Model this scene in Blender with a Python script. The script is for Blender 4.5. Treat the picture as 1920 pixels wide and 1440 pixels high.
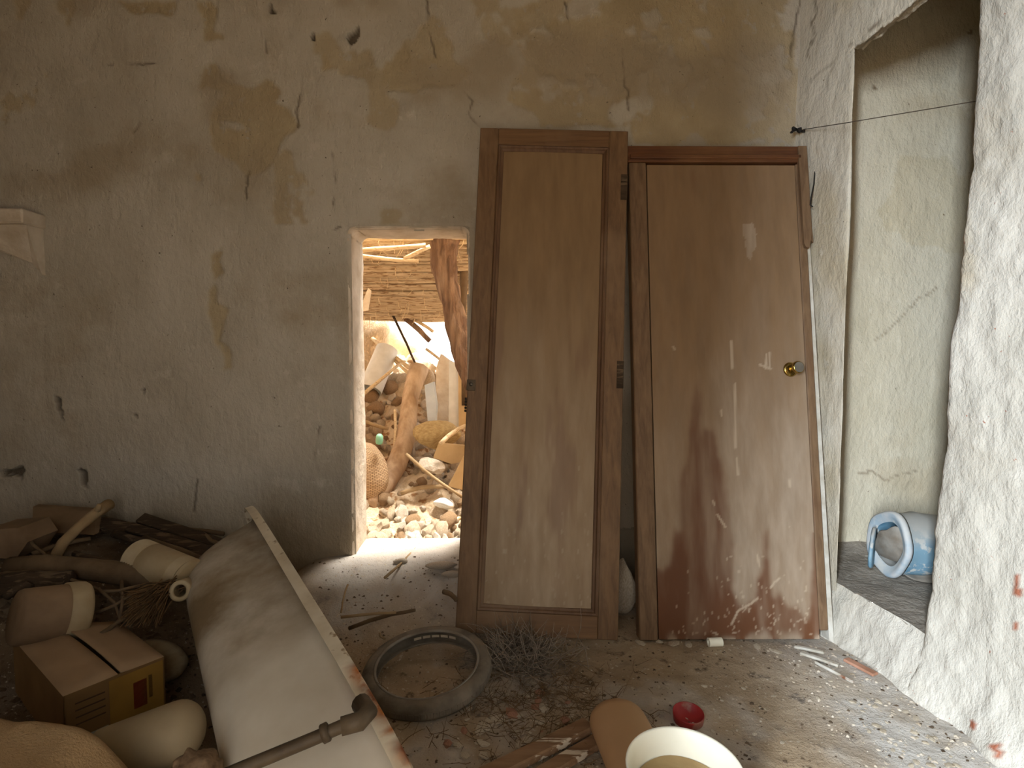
import bpy, math, random
import numpy as np
from mathutils import Vector, Matrix, Euler

for o in list(bpy.data.objects):
    bpy.data.objects.remove(o, do_unlink=True)
SC = bpy.context.scene
COL = SC.collection
random.seed(7)
RNG = np.random.RandomState(11)

# ------------------------------------------------------------------ camera
FPX, PITCH, CAMH = 1050.0, math.radians(3.2), 1.12
cam_d = bpy.data.cameras.new('camera')
cam_d.sensor_width = 36.0
cam_d.lens = 36.0 * FPX / 1920.0
cam_d.clip_start = 0.02
cam = bpy.data.objects.new('camera', cam_d)
cam.location = (0, 0, CAMH)
cam.rotation_euler = (math.radians(90) - PITCH, 0, 0)
COL.objects.link(cam)
SC.camera = cam

# ------------------------------------------------------------------ world, sun, daylight, exposure
world = bpy.data.worlds.new('sky'); SC.world = world
world.use_nodes = True
wn = world.node_tree.nodes
bg = wn['Background']
bg.inputs[0].default_value = (1.0, 0.955, 0.90, 1)
bg.inputs[1].default_value = 2.85

sun_d = bpy.data.lights.new('sun', 'SUN'); sun_d.energy = 18.0; sun_d.angle = math.radians(20)
sun_d.color = (1.0, 0.93, 0.83)
sun = bpy.data.objects.new('sun', sun_d)
sun.rotation_euler = Vector((-0.20, -0.12, -0.97)).to_track_quat('-Z', 'Y').to_euler()
sun.location = (2, 4, 6); COL.objects.link(sun)

# daylight of the yard, entering through the entrance behind the camera
day_d = bpy.data.lights.new('yard_daylight', 'AREA'); day_d.shape = 'RECTANGLE'
day_d.size = 0.36; day_d.size_y = 3.2; day_d.energy = 770; day_d.color = (0.80, 0.90, 1.0)
day = bpy.data.objects.new('yard_daylight', day_d)
day.location = (-2.05, -2.85, 2.3)
day.rotation_euler = Vector((1.3, 1.7, -0.35)).to_track_quat('-Z', 'Y').to_euler()
COL.objects.link(day)
# sampling portal in the entrance opening
por_d = bpy.data.lights.new('entrance_portal', 'AREA'); por_d.shape = 'RECTANGLE'
por_d.size = 1.15; por_d.size_y = 2.1; por_d.cycles.is_portal = True
por = bpy.data.objects.new('entrance_portal', por_d); por.location = (-0.26, -0.62, 1.05)
por.rotation_euler = (math.radians(90), 0, 0)
COL.objects.link(por)

SC.view_settings.view_transform = 'Standard'
SC.view_settings.look = 'None'
SC.view_settings.gamma = 1.0
SC.view_settings.use_curve_mapping = False
SC.view_settings.exposure = 0.1
SC.cycles.use_light_tree = False; SC.cycles.max_bounces = 6; SC.cycles.diffuse_bounces = 5; SC.cycles.glossy_bounces = 2; SC.cycles.caustics_reflective = False; SC.cycles.caustics_refractive = False

# ------------------------------------------------------------------ helpers
CP, SP = math.cos(PITCH), math.sin(PITCH)
def ray(px, py):
    dx, dy = (px - 960) / FPX, (720 - py) / FPX
    return Vector((dx, CP + dy * SP, -SP + dy * CP))
def at(px, py, Y):
    d = ray(px, py); t = Y / d.y
    return Vector((d.x * t, Y, CAMH + d.z * t))
def onz(px, py, z):
    d = ray(px, py); t = (z - CAMH) / d.z
    return Vector((d.x * t, d.y * t, z))
def onplane(px, py, P, n):
    d = ray(px, py); o = Vector((0, 0, CAMH))
    t = (P - o).dot(n) / d.dot(n)
    return o + d * t
def proj(V):
    """world points (n,3) to photo pixels"""
    V = np.asarray(V, float); x = V[:, 0]; y = V[:, 1]; z = V[:, 2] - CAMH
    dep = np.maximum(y * CP - z * SP, 1e-3); up = y * SP + z * CP
    return 960 + FPX * x / dep, 720 - FPX * up / dep

_T = np.random.RandomState(5).rand(256, 256)
def vnoise(x, y, seed=0):
    x = np.asarray(x, float) + seed * 17.31; y = np.asarray(y, float) + seed * 9.77
    ix = np.floor(x).astype(int); iy = np.floor(y).astype(int)
    fx = x - ix; fy = y - iy
    fx = fx * fx * (3 - 2 * fx); fy = fy * fy * (3 - 2 * fy)
    a = _T[ix % 256, iy % 256]; b = _T[(ix + 1) % 256, iy % 256]
    c = _T[ix % 256, (iy + 1) % 256]; d = _T[(ix + 1) % 256, (iy + 1) % 256]
    return (a * (1 - fx) + b * fx) * (1 - fy) + (c * (1 - fx) + d * fx) * fy
def fbm(x, y, oct=4, seed=0):
    s = 0; a = 1; t = 0
    for k in range(oct):
        s = s + a * (vnoise(x * 2 ** k, y * 2 ** k, seed + k) - 0.5); t += a; a *= 0.5
    return s / t
def smooth(a, b, x):
    t = np.clip((np.asarray(x, float) - a) / (b - a), 0, 1)
    return t * t * (3 - 2 * t)
def inpoly(px, py, poly):
    m = np.zeros(px.shape, bool); n = len(poly)
    for i in range(n):
        x1, y1 = poly[i]; x2, y2 = poly[(i + 1) % n]
        c = ((y1 > py) != (y2 > py))
        xs = (x2 - x1) * (py - y1) / ((y2 - y1) if y2 != y1 else 1e-9) + x1
        m ^= c & (px < xs)
    return m
def segdist(px, py, line):
    d = np.full(px.shape, 1e9)
    for (x1, y1), (x2, y2) in zip(line[:-1], line[1:]):
        L = (x2 - x1) ** 2 + (y2 - y1) ** 2 + 1e-9
        t = np.clip(((px - x1) * (x2 - x1) + (py - y1) * (y2 - y1)) / L, 0, 1)
        d = np.minimum(d, np.hypot(px - x1 - t * (x2 - x1), py - y1 - t * (y2 - y1)))
    return d

W = {}          # world matrices of what has been built
def reg(o, m): W[o.name] = m.copy()
def tag(o, label=None, cat=None, group=None, kind=None):
    if label: o['label'] = label
    if cat: o['category'] = cat
    if group: o['group'] = group
    if kind: o['kind'] = kind
    return o
def thing(name, label, cat, loc, group=None):
    o = bpy.data.objects.new(name, None); COL.objects.link(o)
    o.empty_display_size = 0.05; o.location = loc
    reg(o, Matrix.Translation(Vector(loc)))
    return tag(o, label, cat, group)
def link_mesh(name, me, parent=None, recentre=True):
    o = bpy.data.objects.new(name, me)
    COL.objects.link(o)
    if parent is None:
        m = Matrix.Identity(4)
        if recentre and len(me.vertices):
            n = len(me.vertices); a = np.empty(n * 3, np.float32); me.vertices.foreach_get('co', a); a = a.reshape(-1, 3)
            c = Vector(((a[:, 0].min() + a[:, 0].max()) / 2, (a[:, 1].min() + a[:, 1].max()) / 2, a[:, 2].min()))
            a -= np.array(c, np.float32); me.vertices.foreach_set('co', a.ravel()); me.update()
            o.location = c; m = Matrix.Translation(c)
        reg(o, m)
    else:
        o.parent = parent
        o.matrix_parent_inverse = W[parent.name].inverted()
        reg(o, Matrix.Identity(4))
    return o
def mesh_np(name, V, F, mat, smooth_=True, attrs=None):
    """fast mesh from numpy verts and an (n,4) or (n,3) face array or list"""
    me = bpy.data.meshes.new(name)
    V = np.asarray(V, np.float32)
    if isinstance(F, np.ndarray):
        nf, k = F.shape
        me.vertices.add(len(V)); me.vertices.foreach_set('co', V.ravel())
        me.loops.add(nf * k); me.loops.foreach_set('vertex_index', F.astype(np.int32).ravel())
        me.polygons.add(nf); me.polygons.foreach_set('loop_start', np.arange(0, nf * k, k, dtype=np.int32))
        me.update(calc_edges=True); me.validate()
    else:
        me.from_pydata([tuple(v) for v in V.tolist()], [], F); me.update()
    if smooth_: me.polygons.foreach_set('use_smooth', np.ones(len(me.polygons), bool))
    if attrs:
        for k, v in attrs.items():
            a = me.attributes.new(k, 'FLOAT', 'POINT'); a.data.foreach_set('value', np.asarray(v, np.float32))
    if mat: me.materials.append(mat)
    return me
def grid_faces(nu, nv, keep=None, flip=False):
    i = np.arange(nu - 1)[:, None]; j = np.arange(nv - 1)[None, :]
    a = i * nv + j
    F = np.stack([a, a + nv, a + nv + 1, a + 1], -1).reshape(-1, 4)
    if flip: F = F[:, ::-1]
    if keep is not None: F = F[keep.reshape(-1)]
    return F

class MB:
    """collects shapes into one mesh (world coordinates)"""
    def __init__(s): s.v = []; s.f = []
    def add(s, V, F, M=None):
        b = len(s.v)
        s.v += [(M @ Vector(v)) if M else Vector(v) for v in V]
        s.f += [tuple(b + i for i in f) for f in F]
        return s
    def box(s, x0, x1, y0, y1, z0, z1, M=None, bev=0.0):
        if bev <= 0:
            V = [(x, y, z) for x in (x0, x1) for y in (y0, y1) for z in (z0, z1)]
            F = [(0, 1, 3, 2), (4, 6, 7, 5), (0, 4, 5, 1), (2, 3, 7, 6), (0, 2, 6, 4), (1, 5, 7, 3)]
            return s.add(V, F, M)
        V = []; idx = {}
        X = (x0, x1); Y = (y0, y1); Z = (z0, z1); c = ((x0 + x1) / 2, (y0 + y1) / 2, (z0 + z1) / 2)
        bb = [min(bev, abs(x1 - x0) * .49), min(bev, abs(y1 - y0) * .49), min(bev, abs(z1 - z0) * .49)]
        for i in (0, 1):
            for j in (0, 1):
                for k in (0, 1):
                    p = (X[i], Y[j], Z[k])
                    for ax in range(3):
                        q = list(p)
                        for a in range(3):
                            if a != ax: q[a] += bb[a] * (1 if q[a] < c[a] else -1)
                        idx[i, j, k, ax] = len(V); V.append(q)
        F = []
        for i in (0, 1): F.append([idx[i, j, k, 0] for j, k in ((0, 0), (0, 1), (1, 1), (1, 0))][::(1 if i == 0 else -1)])
        for j in (0, 1): F.append([idx[i, j, k, 1] for i, k in ((0, 0), (1, 0), (1, 1), (0, 1))][::(1 if j == 0 else -1)])
        for k in (0, 1): F.append([idx[i, j, k, 2] for i, j in ((0, 0), (0, 1), (1, 1), (1, 0))][::(1 if k == 0 else -1)])
        for j in (0, 1):
            for k in (0, 1): F.append([idx[0, j, k, 1], idx[1, j, k, 1], idx[1, j, k, 2], idx[0, j, k, 2]])
        for i in (0, 1):
            for k in (0, 1): F.append([idx[i, 0, k, 0], idx[i, 1, k, 0], idx[i, 1, k, 2], idx[i, 0, k, 2]])
        for i in (0, 1):
            for j in (0, 1): F.append([idx[i, j, 0, 0], idx[i, j, 1, 0], idx[i, j, 1, 1], idx[i, j, 0, 1]])
        for i in (0, 1):
            for j in (0, 1):
                for k in (0, 1): F.append([idx[i, j, k, 0], idx[i, j, k, 1], idx[i, j, k, 2]])
        return s.add(V, F, M)
    def tube(s, pts, r, n=8, cap=True, jit=0.0, flat=1.0):
        pts = [Vector(p) for p in pts]; m = len(pts)
        rs = r if hasattr(r, '__len__') else [r] * m
        b = len(s.v); ref = None
        for i, p in enumerate(pts):
            t = (pts[min(i + 1, m - 1)] - pts[max(i - 1, 0)]).normalized()
            if ref is None:
                ref = Vector((0, 0, 1)) if abs(t.z) < .9 else Vector((1, 0, 0))
            a = (ref - t * ref.dot(t)).normalized(); c = t.cross(a); ref = a
            for k in range(n):
                th = 2 * math.pi * k / n
                rr = rs[i] * (1 + (random.uniform(-jit, jit) if jit else 0))
                s.v.append(p + a * (math.cos(th) * rr) + c * (math.sin(th) * rr * flat))
        for i in range(m - 1):
            for k in range(n):
                s.f.append((b + i * n + k, b + i * n + (k + 1) % n, b + (i + 1) * n + (k + 1) % n, b + (i + 1) * n + k))
        if cap:
            s.f.append(tuple(b + k for k in range(n))[::-1]); s.f.append(tuple(b + (m - 1) * n + k for k in range(n)))
        return s
    def lathe(s, prof, M=None, n=32, close=False, wob=None):
        """prof: (r,z) pairs round local z"""
        b = len(s.v); m = len(prof)
        for i, (r, z) in enumerate(prof):
            for k in range(n):
                th = 2 * math.pi * k / n
                rr = r * (wob(th, z) if wob else 1)
                v = Vector((rr * math.cos(th), rr * math.sin(th), z))
                s.v.append(M @ v if M else v)
        for i in range(m if close else m - 1):
            j = (i + 1) % m
            for k in range(n):
                s.f.append((b + i * n + k, b + i * n + (k + 1) % n, b + j * n + (k + 1) % n, b + j * n + k))
        return s
    def prism(s, poly, n, th, M=None):
        """flat polygon of 3-D points pushed by n*th"""
        b = len(s.v); k = len(poly)
        for p in poly: s.v.append(Vector(p))
        for p in poly: s.v.append(Vector(p) + Vector(n) * th)
        s.f.append(tuple(range(b, b + k))[::-1]); s.f.append(tuple(range(b + k, b + 2 * k)))
        for i in range(k): s.f.append((b + i, b + (i + 1) % k, b + k + (i + 1) % k, b + k + i))
        return s
    def mesh(s, name, mat, smooth_=False, attrs=None):
        me = bpy.data.meshes.new(name); me.from_pydata([tuple(v) for v in s.v], [], s.f)
        import bmesh as _b
        bm = _b.new(); bm.from_mesh(me); _b.ops.recalc_face_normals(bm, faces=bm.faces); bm.to_mesh(me); bm.free()
        if smooth_:
            me.polygons.foreach_set('use_smooth', np.ones(len(me.polygons), bool))
        if mat: me.materials.append(mat)
        return me
    def build(s, name, mat, parent=None, smooth_=False, auto=None):
        me = s.mesh(name, mat, smooth_)
        if auto: me.set_sharp_from_angle(angle=math.radians(auto))
        return link_mesh(name, me, parent)
def frame(o, x, y, z):
    m = Matrix((x, y, z)).transposed().to_4x4(); m.translation = o; return m
def basis(o, zdir, xhint=(1, 0, 0)):
    z = Vector(zdir).normalized(); x = Vector(xhint); x = (x - z * x.dot(z)).normalized(); y = z.cross(x)
    return frame(Vector(o), x, y, z)

# ------------------------------------------------------------------ materials
def lin(c):
    c = [v / 255.0 for v in c]
    return tuple(v / 12.92 if v <= .04045 else ((v + .055) / 1.055) ** 2.4 for v in c) + (1,)
class NT:
    def __init__(s, name):
        s.m = bpy.data.materials.new(name); s.m.use_nodes = True
        s.t = s.m.node_tree; s.b = s.t.nodes['Principled BSDF']
        s.tc = s.t.nodes.new('ShaderNodeTexCoord')
    def n(s, typ, **kw):
        nd = s.t.nodes.new('ShaderNode' + typ)
        for k, v in kw.items(): setattr(nd, k, v)
        return nd
    def l(s, a, b): s.t.links.new(a, b)
    def coords(s, sc=(1, 1, 1), src='Object'):
        mp = s.n('Mapping'); mp.inputs['Scale'].default_value = sc; s.l(s.tc.outputs[src], mp.inputs[0]); return mp.outputs[0]
    def noise(s, scale, detail=5, rough=.55, sc=(1, 1, 1), lo=0.0, hi=1.0, dist=0.0, src='Object'):
        nz = s.n('TexNoise'); nz.inputs['Scale'].default_value = scale; nz.inputs['Detail'].default_value = detail
        nz.inputs['Roughness'].default_value = rough; nz.inputs['Distortion'].default_value = dist
        s.l(s.coords(sc, src), nz.inputs['Vector'])
        if (lo, hi) == (0.0, 1.0): return nz.outputs[0]
        mr = s.n('MapRange'); mr.inputs[1].default_value = lo; mr.inputs[2].default_value = hi
        s.l(nz.outputs[0], mr.inputs[0]); return mr.outputs[0]
    def attr(s, name): a = s.n('Attribute'); a.attribute_name = name; return a.outputs['Fac']
    def val(s, v, sock):
        if hasattr(v, 'is_linked') or hasattr(v, 'links'): s.l(v, sock)
        else: sock.default_value = v
    def mix(s, f, a, b, mode='MIX'):
        m = s.n('Mix', data_type='RGBA', blend_type=mode)
        s.val(f, m.inputs[0]); s.val(a, m.inputs[6]); s.val(b, m.inputs[7]); return m.outputs[2]
    def math(s, op, a, b=0.0):
        m = s.n('Math', operation=op); s.val(a, m.inputs[0]); s.val(b, m.inputs[1]); m.use_clamp = op in ('ADD', 'MULTIPLY', 'SUBTRACT'); return m.outputs[0]
    def bump(s, h, strength=.4, dist=.01, prev=None):
        b = s.n('Bump'); b.inputs['Strength'].default_value = strength; b.inputs['Distance'].default_value = dist
        s.l(h, b.inputs['Height'])
        if prev is not None: s.l(prev, b.inputs['Normal'])
        s.l(b.outputs[0], s.b.inputs['Normal']); return b.outputs[0]
    def done(s, col, rough=.85, metal=0.0, spec=.3):
        s.val(col, s.b.inputs['Base Color']); s.val(rough, s.b.inputs['Roughness'])
        s.b.inputs['Metallic'].default_value = metal; s.b.inputs['Specular IOR Level'].default_value = spec
        return s.m
def pmat(name, c1, c2, scale=6, rough=.85, metal=0.0, spec=.3, bump=.3, bscale=70, bdist=.004, sc=(1, 1, 1), lo=.35, hi=.65,
         c3=None, s3=25, lo3=.55, hi3=.62, detail=5):
    t = NT(name)
    col = t.mix(t.noise(scale, detail, sc=sc, lo=lo, hi=hi), lin(c1), lin(c2))
    if c3: col = t.mix(t.noise(s3, 4, lo=lo3, hi=hi3, sc=sc), col, lin(c3))
    if bump: t.bump(t.noise(bscale, 6, .6, sc=sc), bump, bdist)
    return t.done(col, rough, metal, spec)

MAT = {}
def wall_mat(name, white, white2, tan, tan2, stain, dark):
    t = NT(name)
    w = t.mix(t.noise(2.2, 5, lo=.35, hi=.65), lin(white), lin(white2))
    w = t.mix(t.noise(1.3, 7, .62, sc=(1, 1, 1.3), lo=.52, hi=.72), w, lin(stain))
    w = t.mix(t.noise(9, 6, .65, lo=.60, hi=.70), w, lin(white))
    p = t.mix(t.noise(5, 5, lo=.35, hi=.65), lin(tan), lin(tan2))
    p = t.mix(t.noise(16, 5, .6, lo=.60, hi=.66), p, lin(white2))
    c = t.mix(t.attr('peel'), w, p)
    c = t.mix(t.attr('grime'), c, lin(stain))
    c = t.mix(t.attr('crack'), c, lin(dark))
    c = t.mix(t.noise(55, 3, .6, lo=.70, hi=.76), c, lin(dark))
    b = t.bump(t.noise(14, 5, .66, sc=(1, 1, .6)), .65, .025)
    t.bump(t.noise(120, 4, .6), .35, .004, b)
    return t.done(c, .93, 0, .15)
MAT['wall'] = wall_mat('old_plaster', (186, 178, 164), (168, 159, 144), (174, 159, 131), (160, 144, 116), (154, 139, 117), (88, 77, 64))
MAT['wallr'] = wall_mat('white_lime_plaster', (204, 196, 180), (190, 181, 163), (182, 168, 140), (174, 159, 130), (180, 166, 142), (104, 88, 70))
MAT['reveal'] = pmat('lime_washed_reveal', (214, 202, 186), (190, 176, 156), 7, .92, bump=.6, bscale=30, bdist=.01, c3=(180, 162, 138), s3=9, lo3=.48, hi3=.75)
MAT['rough'] = pmat('rough_adobe', (120, 104, 84), (84, 70, 54), 9, .95, bump=.9, bscale=40, bdist=.02)
MAT['ceil'] = pmat('limewash_ceiling', (150, 138, 118), (120, 106, 88), 4)
def floor_mat():
    t = NT('dirt_floor')
    c = t.mix(t.noise(3, 6, lo=.35, hi=.65), lin((186, 165, 137)), lin((154, 133, 107)))
    c = t.mix(t.noise(11, 6, .65, lo=.58, hi=.68), c, lin((92, 76, 59)))
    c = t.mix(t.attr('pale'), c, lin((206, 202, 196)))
    c = t.mix(t.attr('humus'), c, lin((86, 70, 53)))
    c = t.mix(t.noise(70, 4, .6, lo=.62, hi=.68), c, lin((190, 176, 156)))
    c = t.mix(t.noise(130, 3, .6, lo=.66, hi=.72), c, lin((70, 56, 44)))
    b = t.bump(t.noise(22, 5, .65), .6, .02)
    t.bump(t.noise(150, 5, .7), .7, .006, b)
    return t.done(c, .95, 0, .12)
MAT['floor'] = floor_mat()
def wood_mat(name, c1, c2, c3, sc=(30, 30, 1.2), scale=1.6, rough=.6, spec=.35):
    t = NT(name)
    g = t.noise(scale, 7, .62, sc=sc, lo=.35, hi=.65, dist=.4)
    c = t.mix(g, lin(c1), lin(c2)); c = t.mix(t.noise(2.3, 5, lo=.5, hi=.7), c, lin(c3))
    t.bump(g, .25, .003)
    return t.done(c, rough, 0, spec)
MAT['frame1'] = wood_mat('brown_stained_stile', (124, 95, 66), (98, 73, 50), (132, 106, 80))
MAT['frame1h'] = wood_mat('brown_stained_rail', (128, 96, 64), (100, 72, 48), (132, 106, 80), sc=(1.2, 30, 30))
MAT['mould1'] = wood_mat('brown_moulding', (108, 80, 56), (88, 62, 42), (122, 98, 76))
MAT['post2'] = wood_mat('worn_frame_post', (128, 101, 74), (100, 76, 54), (116, 84, 58))
MAT['head2'] = wood_mat('worn_frame_head', (112, 70, 40), (78, 46, 26), (122, 84, 54), sc=(1.2, 30, 30))
MAT['redbrown'] = wood_mat('red_brown_edge', (120, 66, 40), (92, 48, 28), (150, 116, 92))
MAT['paintedge'] = pmat('flaking_white_paint_edge', (206, 202, 192), (176, 168, 152), 18, .7, c3=(120, 74, 50), s3=9, lo3=.62, hi3=.66)
def leaf_mat(name, base, base2, dust, dust2, clean, streak):
    t = NT(name)
    c = t.mix(t.noise(2, 6, .6, sc=(10, 10, .8), lo=.35, hi=.65), lin(base), lin(base2))
    d = t.mix(t.noise(5, 5, lo=.35, hi=.65, sc=(6, 6, 1)), lin(dust), lin(dust2))
    c = t.mix(t.math('MULTIPLY', t.attr('dust'), t.noise(2, 6, .6, sc=(8, 8, 1.0), lo=-.2, hi=.6)), c, d)
    c = t.mix(t.attr('clean'), c, lin(clean))
    c = t.mix(t.attr('scratch'), c, lin(streak))
    t.bump(t.noise(60, 5, .6, sc=(1, 1, .3)), .12, .002)
    r = t.n('MapRange'); t.l(t.attr('clean'), r.inputs[0]); r.inputs[3].default_value = .62; r.inputs[4].default_value = .36
    return t.done(c, r.outputs[0], 0, .35)
MAT['leaf1'] = leaf_mat('brown_door_panel', (136, 109, 77), (124, 98, 68), (172, 152, 128), (156, 136, 112), (120, 90, 64), (176, 160, 138))
MAT['leaf2'] = leaf_mat('brown_door_leaf', (134, 104, 71), (122, 94, 64), (178, 160, 140), (160, 142, 122), (104, 66, 42), (190, 170, 146))
MAT['brass'] = pmat('brass', (190, 160, 90), (150, 120, 60), 30, .25, 1.0, .5, bump=0)
MAT['steel'] = pmat('dull_steel', (120, 112, 100), (88, 80, 70), 20, .45, .9, .5, bump=.1)
MAT['knobface'] = pmat('grey_knob_face', (168, 160, 146), (150, 142, 130), 20, .3, .6, .5, bump=0)
MAT['black'] = pmat('black_rubber', (38, 35, 32), (24, 22, 20), 10, .7)
MAT['tyre'] = pmat('dusty_tyre_rubber', (136, 125, 110), (96, 88, 77), 12, .85, bump=.4, bscale=90, c3=(128, 114, 96), s3=9, lo3=.5, hi3=.7)
def enamel_mat():
    t = NT('dusty_white_enamel')
    c = t.mix(t.noise(3, 5, lo=.35, hi=.65), lin((228, 222, 208)), lin((208, 199, 180)))
    d = t.mix(t.noise(4, 6, .6, lo=.35, hi=.65), lin((140, 120, 90)), lin((112, 94, 68)))
    c = t.mix(t.math('MULTIPLY', t.attr('dirt'), t.noise(3, 6, .65, lo=.1, hi=.6)), c, d)
    r = t.n('MapRange'); t.l(t.attr('dirt'), r.inputs[0]); r.inputs[3].default_value = .35; r.inputs[4].default_value = .75
    return t.done(c, r.outputs[0], 0, .45)
MAT['enamel'] = enamel_mat()
def rim_mat():
    t = NT('chipped_enamel_rim')
    c = t.mix(t.noise(8, 5, lo=.35, hi=.65), lin((222, 212, 190)), lin((196, 182, 156)))
    c = t.mix(t.noise(30, 4, lo=.62, hi=.68), c, lin((150, 128, 98)))
    ru = t.mix(t.noise(24, 5, lo=.4, hi=.6), lin((176, 104, 44)), lin((120, 66, 34)))
    c = t.mix(t.math('MULTIPLY', t.attr('rust'), t.noise(26, 5, .6, lo=.25, hi=.5)), c, ru)
    t.bump(t.noise(50, 4), .15, .003)
    return t.done(c, .5, 0, .4)
MAT['enamelrust'] = rim_mat()
MAT['pipe'] = pmat('grimy_drain_pipe', (92, 78, 60), (66, 54, 40), 14, .6, bump=.3)
def drum_mat(name, c1, c2, dust, scale):
    t = NT(name)
    c = t.mix(t.noise(scale, 6, .6, lo=.4, hi=.6), lin(c1), lin(c2))
    c = t.mix(t.noise(22, 5, .6, lo=.56, hi=.62), c, lin((196, 196, 190)))
    g = t.n('NewGeometry'); sx = t.n('SeparateXYZ'); t.l(g.outputs['Normal'], sx.inputs[0])
    mr = t.n('MapRange'); mr.inputs[1].default_value = .0; mr.inputs[2].default_value = .75; t.l(sx.outputs[2], mr.inputs[0])
    c = t.mix(mr.outputs[0], c, lin(dust)); t.bump(t.noise(40, 4), .2, .003)
    return t.done(c, .7, 0, .3)
MAT['blue'] = drum_mat('faded_blue_paint', (92, 134, 158), (124, 156, 172), (172, 170, 163), 9)
MAT['bluerim'] = drum_mat('scuffed_pale_blue_paint', (188, 190, 190), (158, 174, 184), (190, 188, 182), 14)
MAT['bluerim'].name = 'scuffed_pale_blue_paint'
MAT['rustgrey'] = pmat('rusty_grey_metal', (150, 144, 134), (118, 106, 92), 10, .7, bump=.3)
MAT['wire'] = pmat('rusty_wire', (70, 56, 42), (52, 42, 32), 20, .8, bump=0)
MAT['cane'] = pmat('pale_cane', (232, 212, 176), (214, 188, 146), 12, .7, sc=(1, 6, 6), bump=.2, c3=(190, 156, 114), s3=20)
MAT['canedk'] = pmat('weathered_cane', (206, 186, 156), (180, 158, 128), 10, .8, sc=(1, 6, 6), bump=.4, c3=(138, 110, 80), s3=16)
MAT['bark'] = pmat('split_bark_wood', (136, 104, 80), (92, 68, 50), 7, .9, sc=(5, 5, .7), bump=1.0, bscale=9, bdist=.03, c3=(176, 146, 118), s3=4, lo3=.45, hi3=.8)
MAT['log'] = pmat('bare_pale_log', (210, 184, 154), (178, 148, 116), 6, .85, sc=(3, 3, .8), bump=.5, bscale=20, bdist=.01, c3=(150, 116, 88), s3=5, lo3=.48, hi3=.8)
MAT['stone'] = pmat('warm_rubble_stone', (230, 210, 182), (212, 188, 156), 9, .95, bump=.9, bscale=30, bdist=.012, c3=(240, 224, 200), s3=7)
MAT['stone2'] = pmat('white_plaster_rubble', (236, 226, 210), (214, 196, 172), 12, .95, bump=.8, bscale=34, bdist=.01)
MAT['stone3'] = pmat('brown_rubble_clod', (190, 158, 122), (164, 132, 98), 10, .95, bump=.9, bscale=30, bdist=.012)
MAT['soil'] = pmat('sandy_rubble_soil', (218, 198, 170), (194, 170, 138), 12, .97, bump=1, bscale=28, bdist=.02, c3=(150, 112, 76), s3=14)
MAT['adobe'] = pmat('crumbling_adobe', (224, 202, 172), (202, 176, 142), 6, .95, bump=.8, bscale=20, bdist=.02, c3=(238, 214, 178), s3=8)
MAT['whitepl'] = pmat('white_plastic', (236, 236, 232), (216, 216, 210), 10, .45, bump=.05)
MAT['bluepl'] = pmat('pale_blue_white_plastic', (214, 224, 234), (196, 208, 220), 10, .5, bump=.05)
MAT['yellow'] = pmat('yellowed_stone_block', (206, 182, 132), (180, 152, 104), 7, .9, bump=.6, bscale=24, bdist=.01)
MAT['card'] = pmat('pale_cardboard', (212, 184, 140), (192, 162, 118), 6, .9, bump=.1)
def sack_mat():
    t = NT('woven_sack')
    br = t.n('TexBrick'); br.inputs['Scale'].default_value = 17; br.inputs['Color1'].default_value = lin((204, 174, 138)); br.inputs['Color2'].default_value = lin((222, 194, 158)); br.inputs['Mortar'].default_value = lin((134, 104, 76))
    br.inputs['Mortar Size'].default_value = .04
    t.l(t.coords((1, 1, 1), 'UV'), br.inputs['Vector'])
    t.bump(br.outputs['Fac'], .6, -.004)
    return t.done(br.outputs['Color'], .9)
MAT['sack'] = sack_mat()
MAT['green'] = pmat('mint_green_plastic', (150, 206, 176), (126, 190, 158), 10, .4, bump=0)
MAT['darkwood'] = pmat('dark_old_timber', (78, 62, 46), (52, 40, 28), 5, .9, sc=(1, 6, 6), bump=.6, bscale=20, bdist=.01, c3=(104, 86, 66), s3=10)
MAT['branch'] = pmat('grey_brown_branch', (120, 100, 76), (90, 72, 52), 8, .9, bump=.5)
MAT['stick'] = pmat('pale_stick', (178, 154, 118), (150, 124, 90), 8, .85, bump=.3)
MAT['twig'] = pmat('dry_grey_twig', (160, 146, 130), (116, 102, 88), 10, .9, bump=0)
MAT['cream'] = pmat('yellowed_cream_plastic', (184, 168, 138), (158, 138, 104), 6, .6, bump=.1)
MAT['drum'] = pmat('dusty_brown_drum', (142, 118, 92), (112, 90, 68), 5, .85, bump=.2)
MAT['boxtop'] = pmat('dusty_carton_top', (168, 142, 112), (150, 124, 96), 5, .9, bump=.1)
MAT['boxside'] = pmat('brown_carton_side', (128, 98, 60), (112, 84, 50), 5, .9, bump=.1)
MAT['printyel'] = pmat('ochre_print', (150, 114, 48), (136, 102, 42), 8, .8, bump=0)
MAT['printred'] = pmat('dark_red_print', (122, 40, 22), (104, 34, 20), 8, .8, bump=0)
MAT['printgrey'] = pmat('grey_paper_label', (186, 184, 172), (164, 160, 146), 8, .8, bump=0)
MAT['printline'] = pmat('brown_print_line', (84, 62, 38), (72, 52, 32), 8, .8, bump=0)
MAT['cloth'] = pmat('ochre_fleece', (178, 150, 112), (156, 126, 90), 5, .98, spec=.1, bump=.8, bscale=220, bdist=.006)
MAT['sheet'] = pmat('dusty_grey_plastic', (168, 152, 122), (146, 128, 100), 4, .7, bump=.1)
MAT['beige'] = pmat('beige_smooth_plastic', (186, 150, 112), (174, 138, 100), 3, .55, bump=.03)
MAT['bowl'] = pmat('cream_plastic_basin', (240, 234, 214), (228, 220, 196), 4, .42, bump=.03)
MAT['dirtfill'] = pmat('dried_mud', (172, 148, 104), (150, 124, 84), 8, .95, bump=.5)
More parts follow.
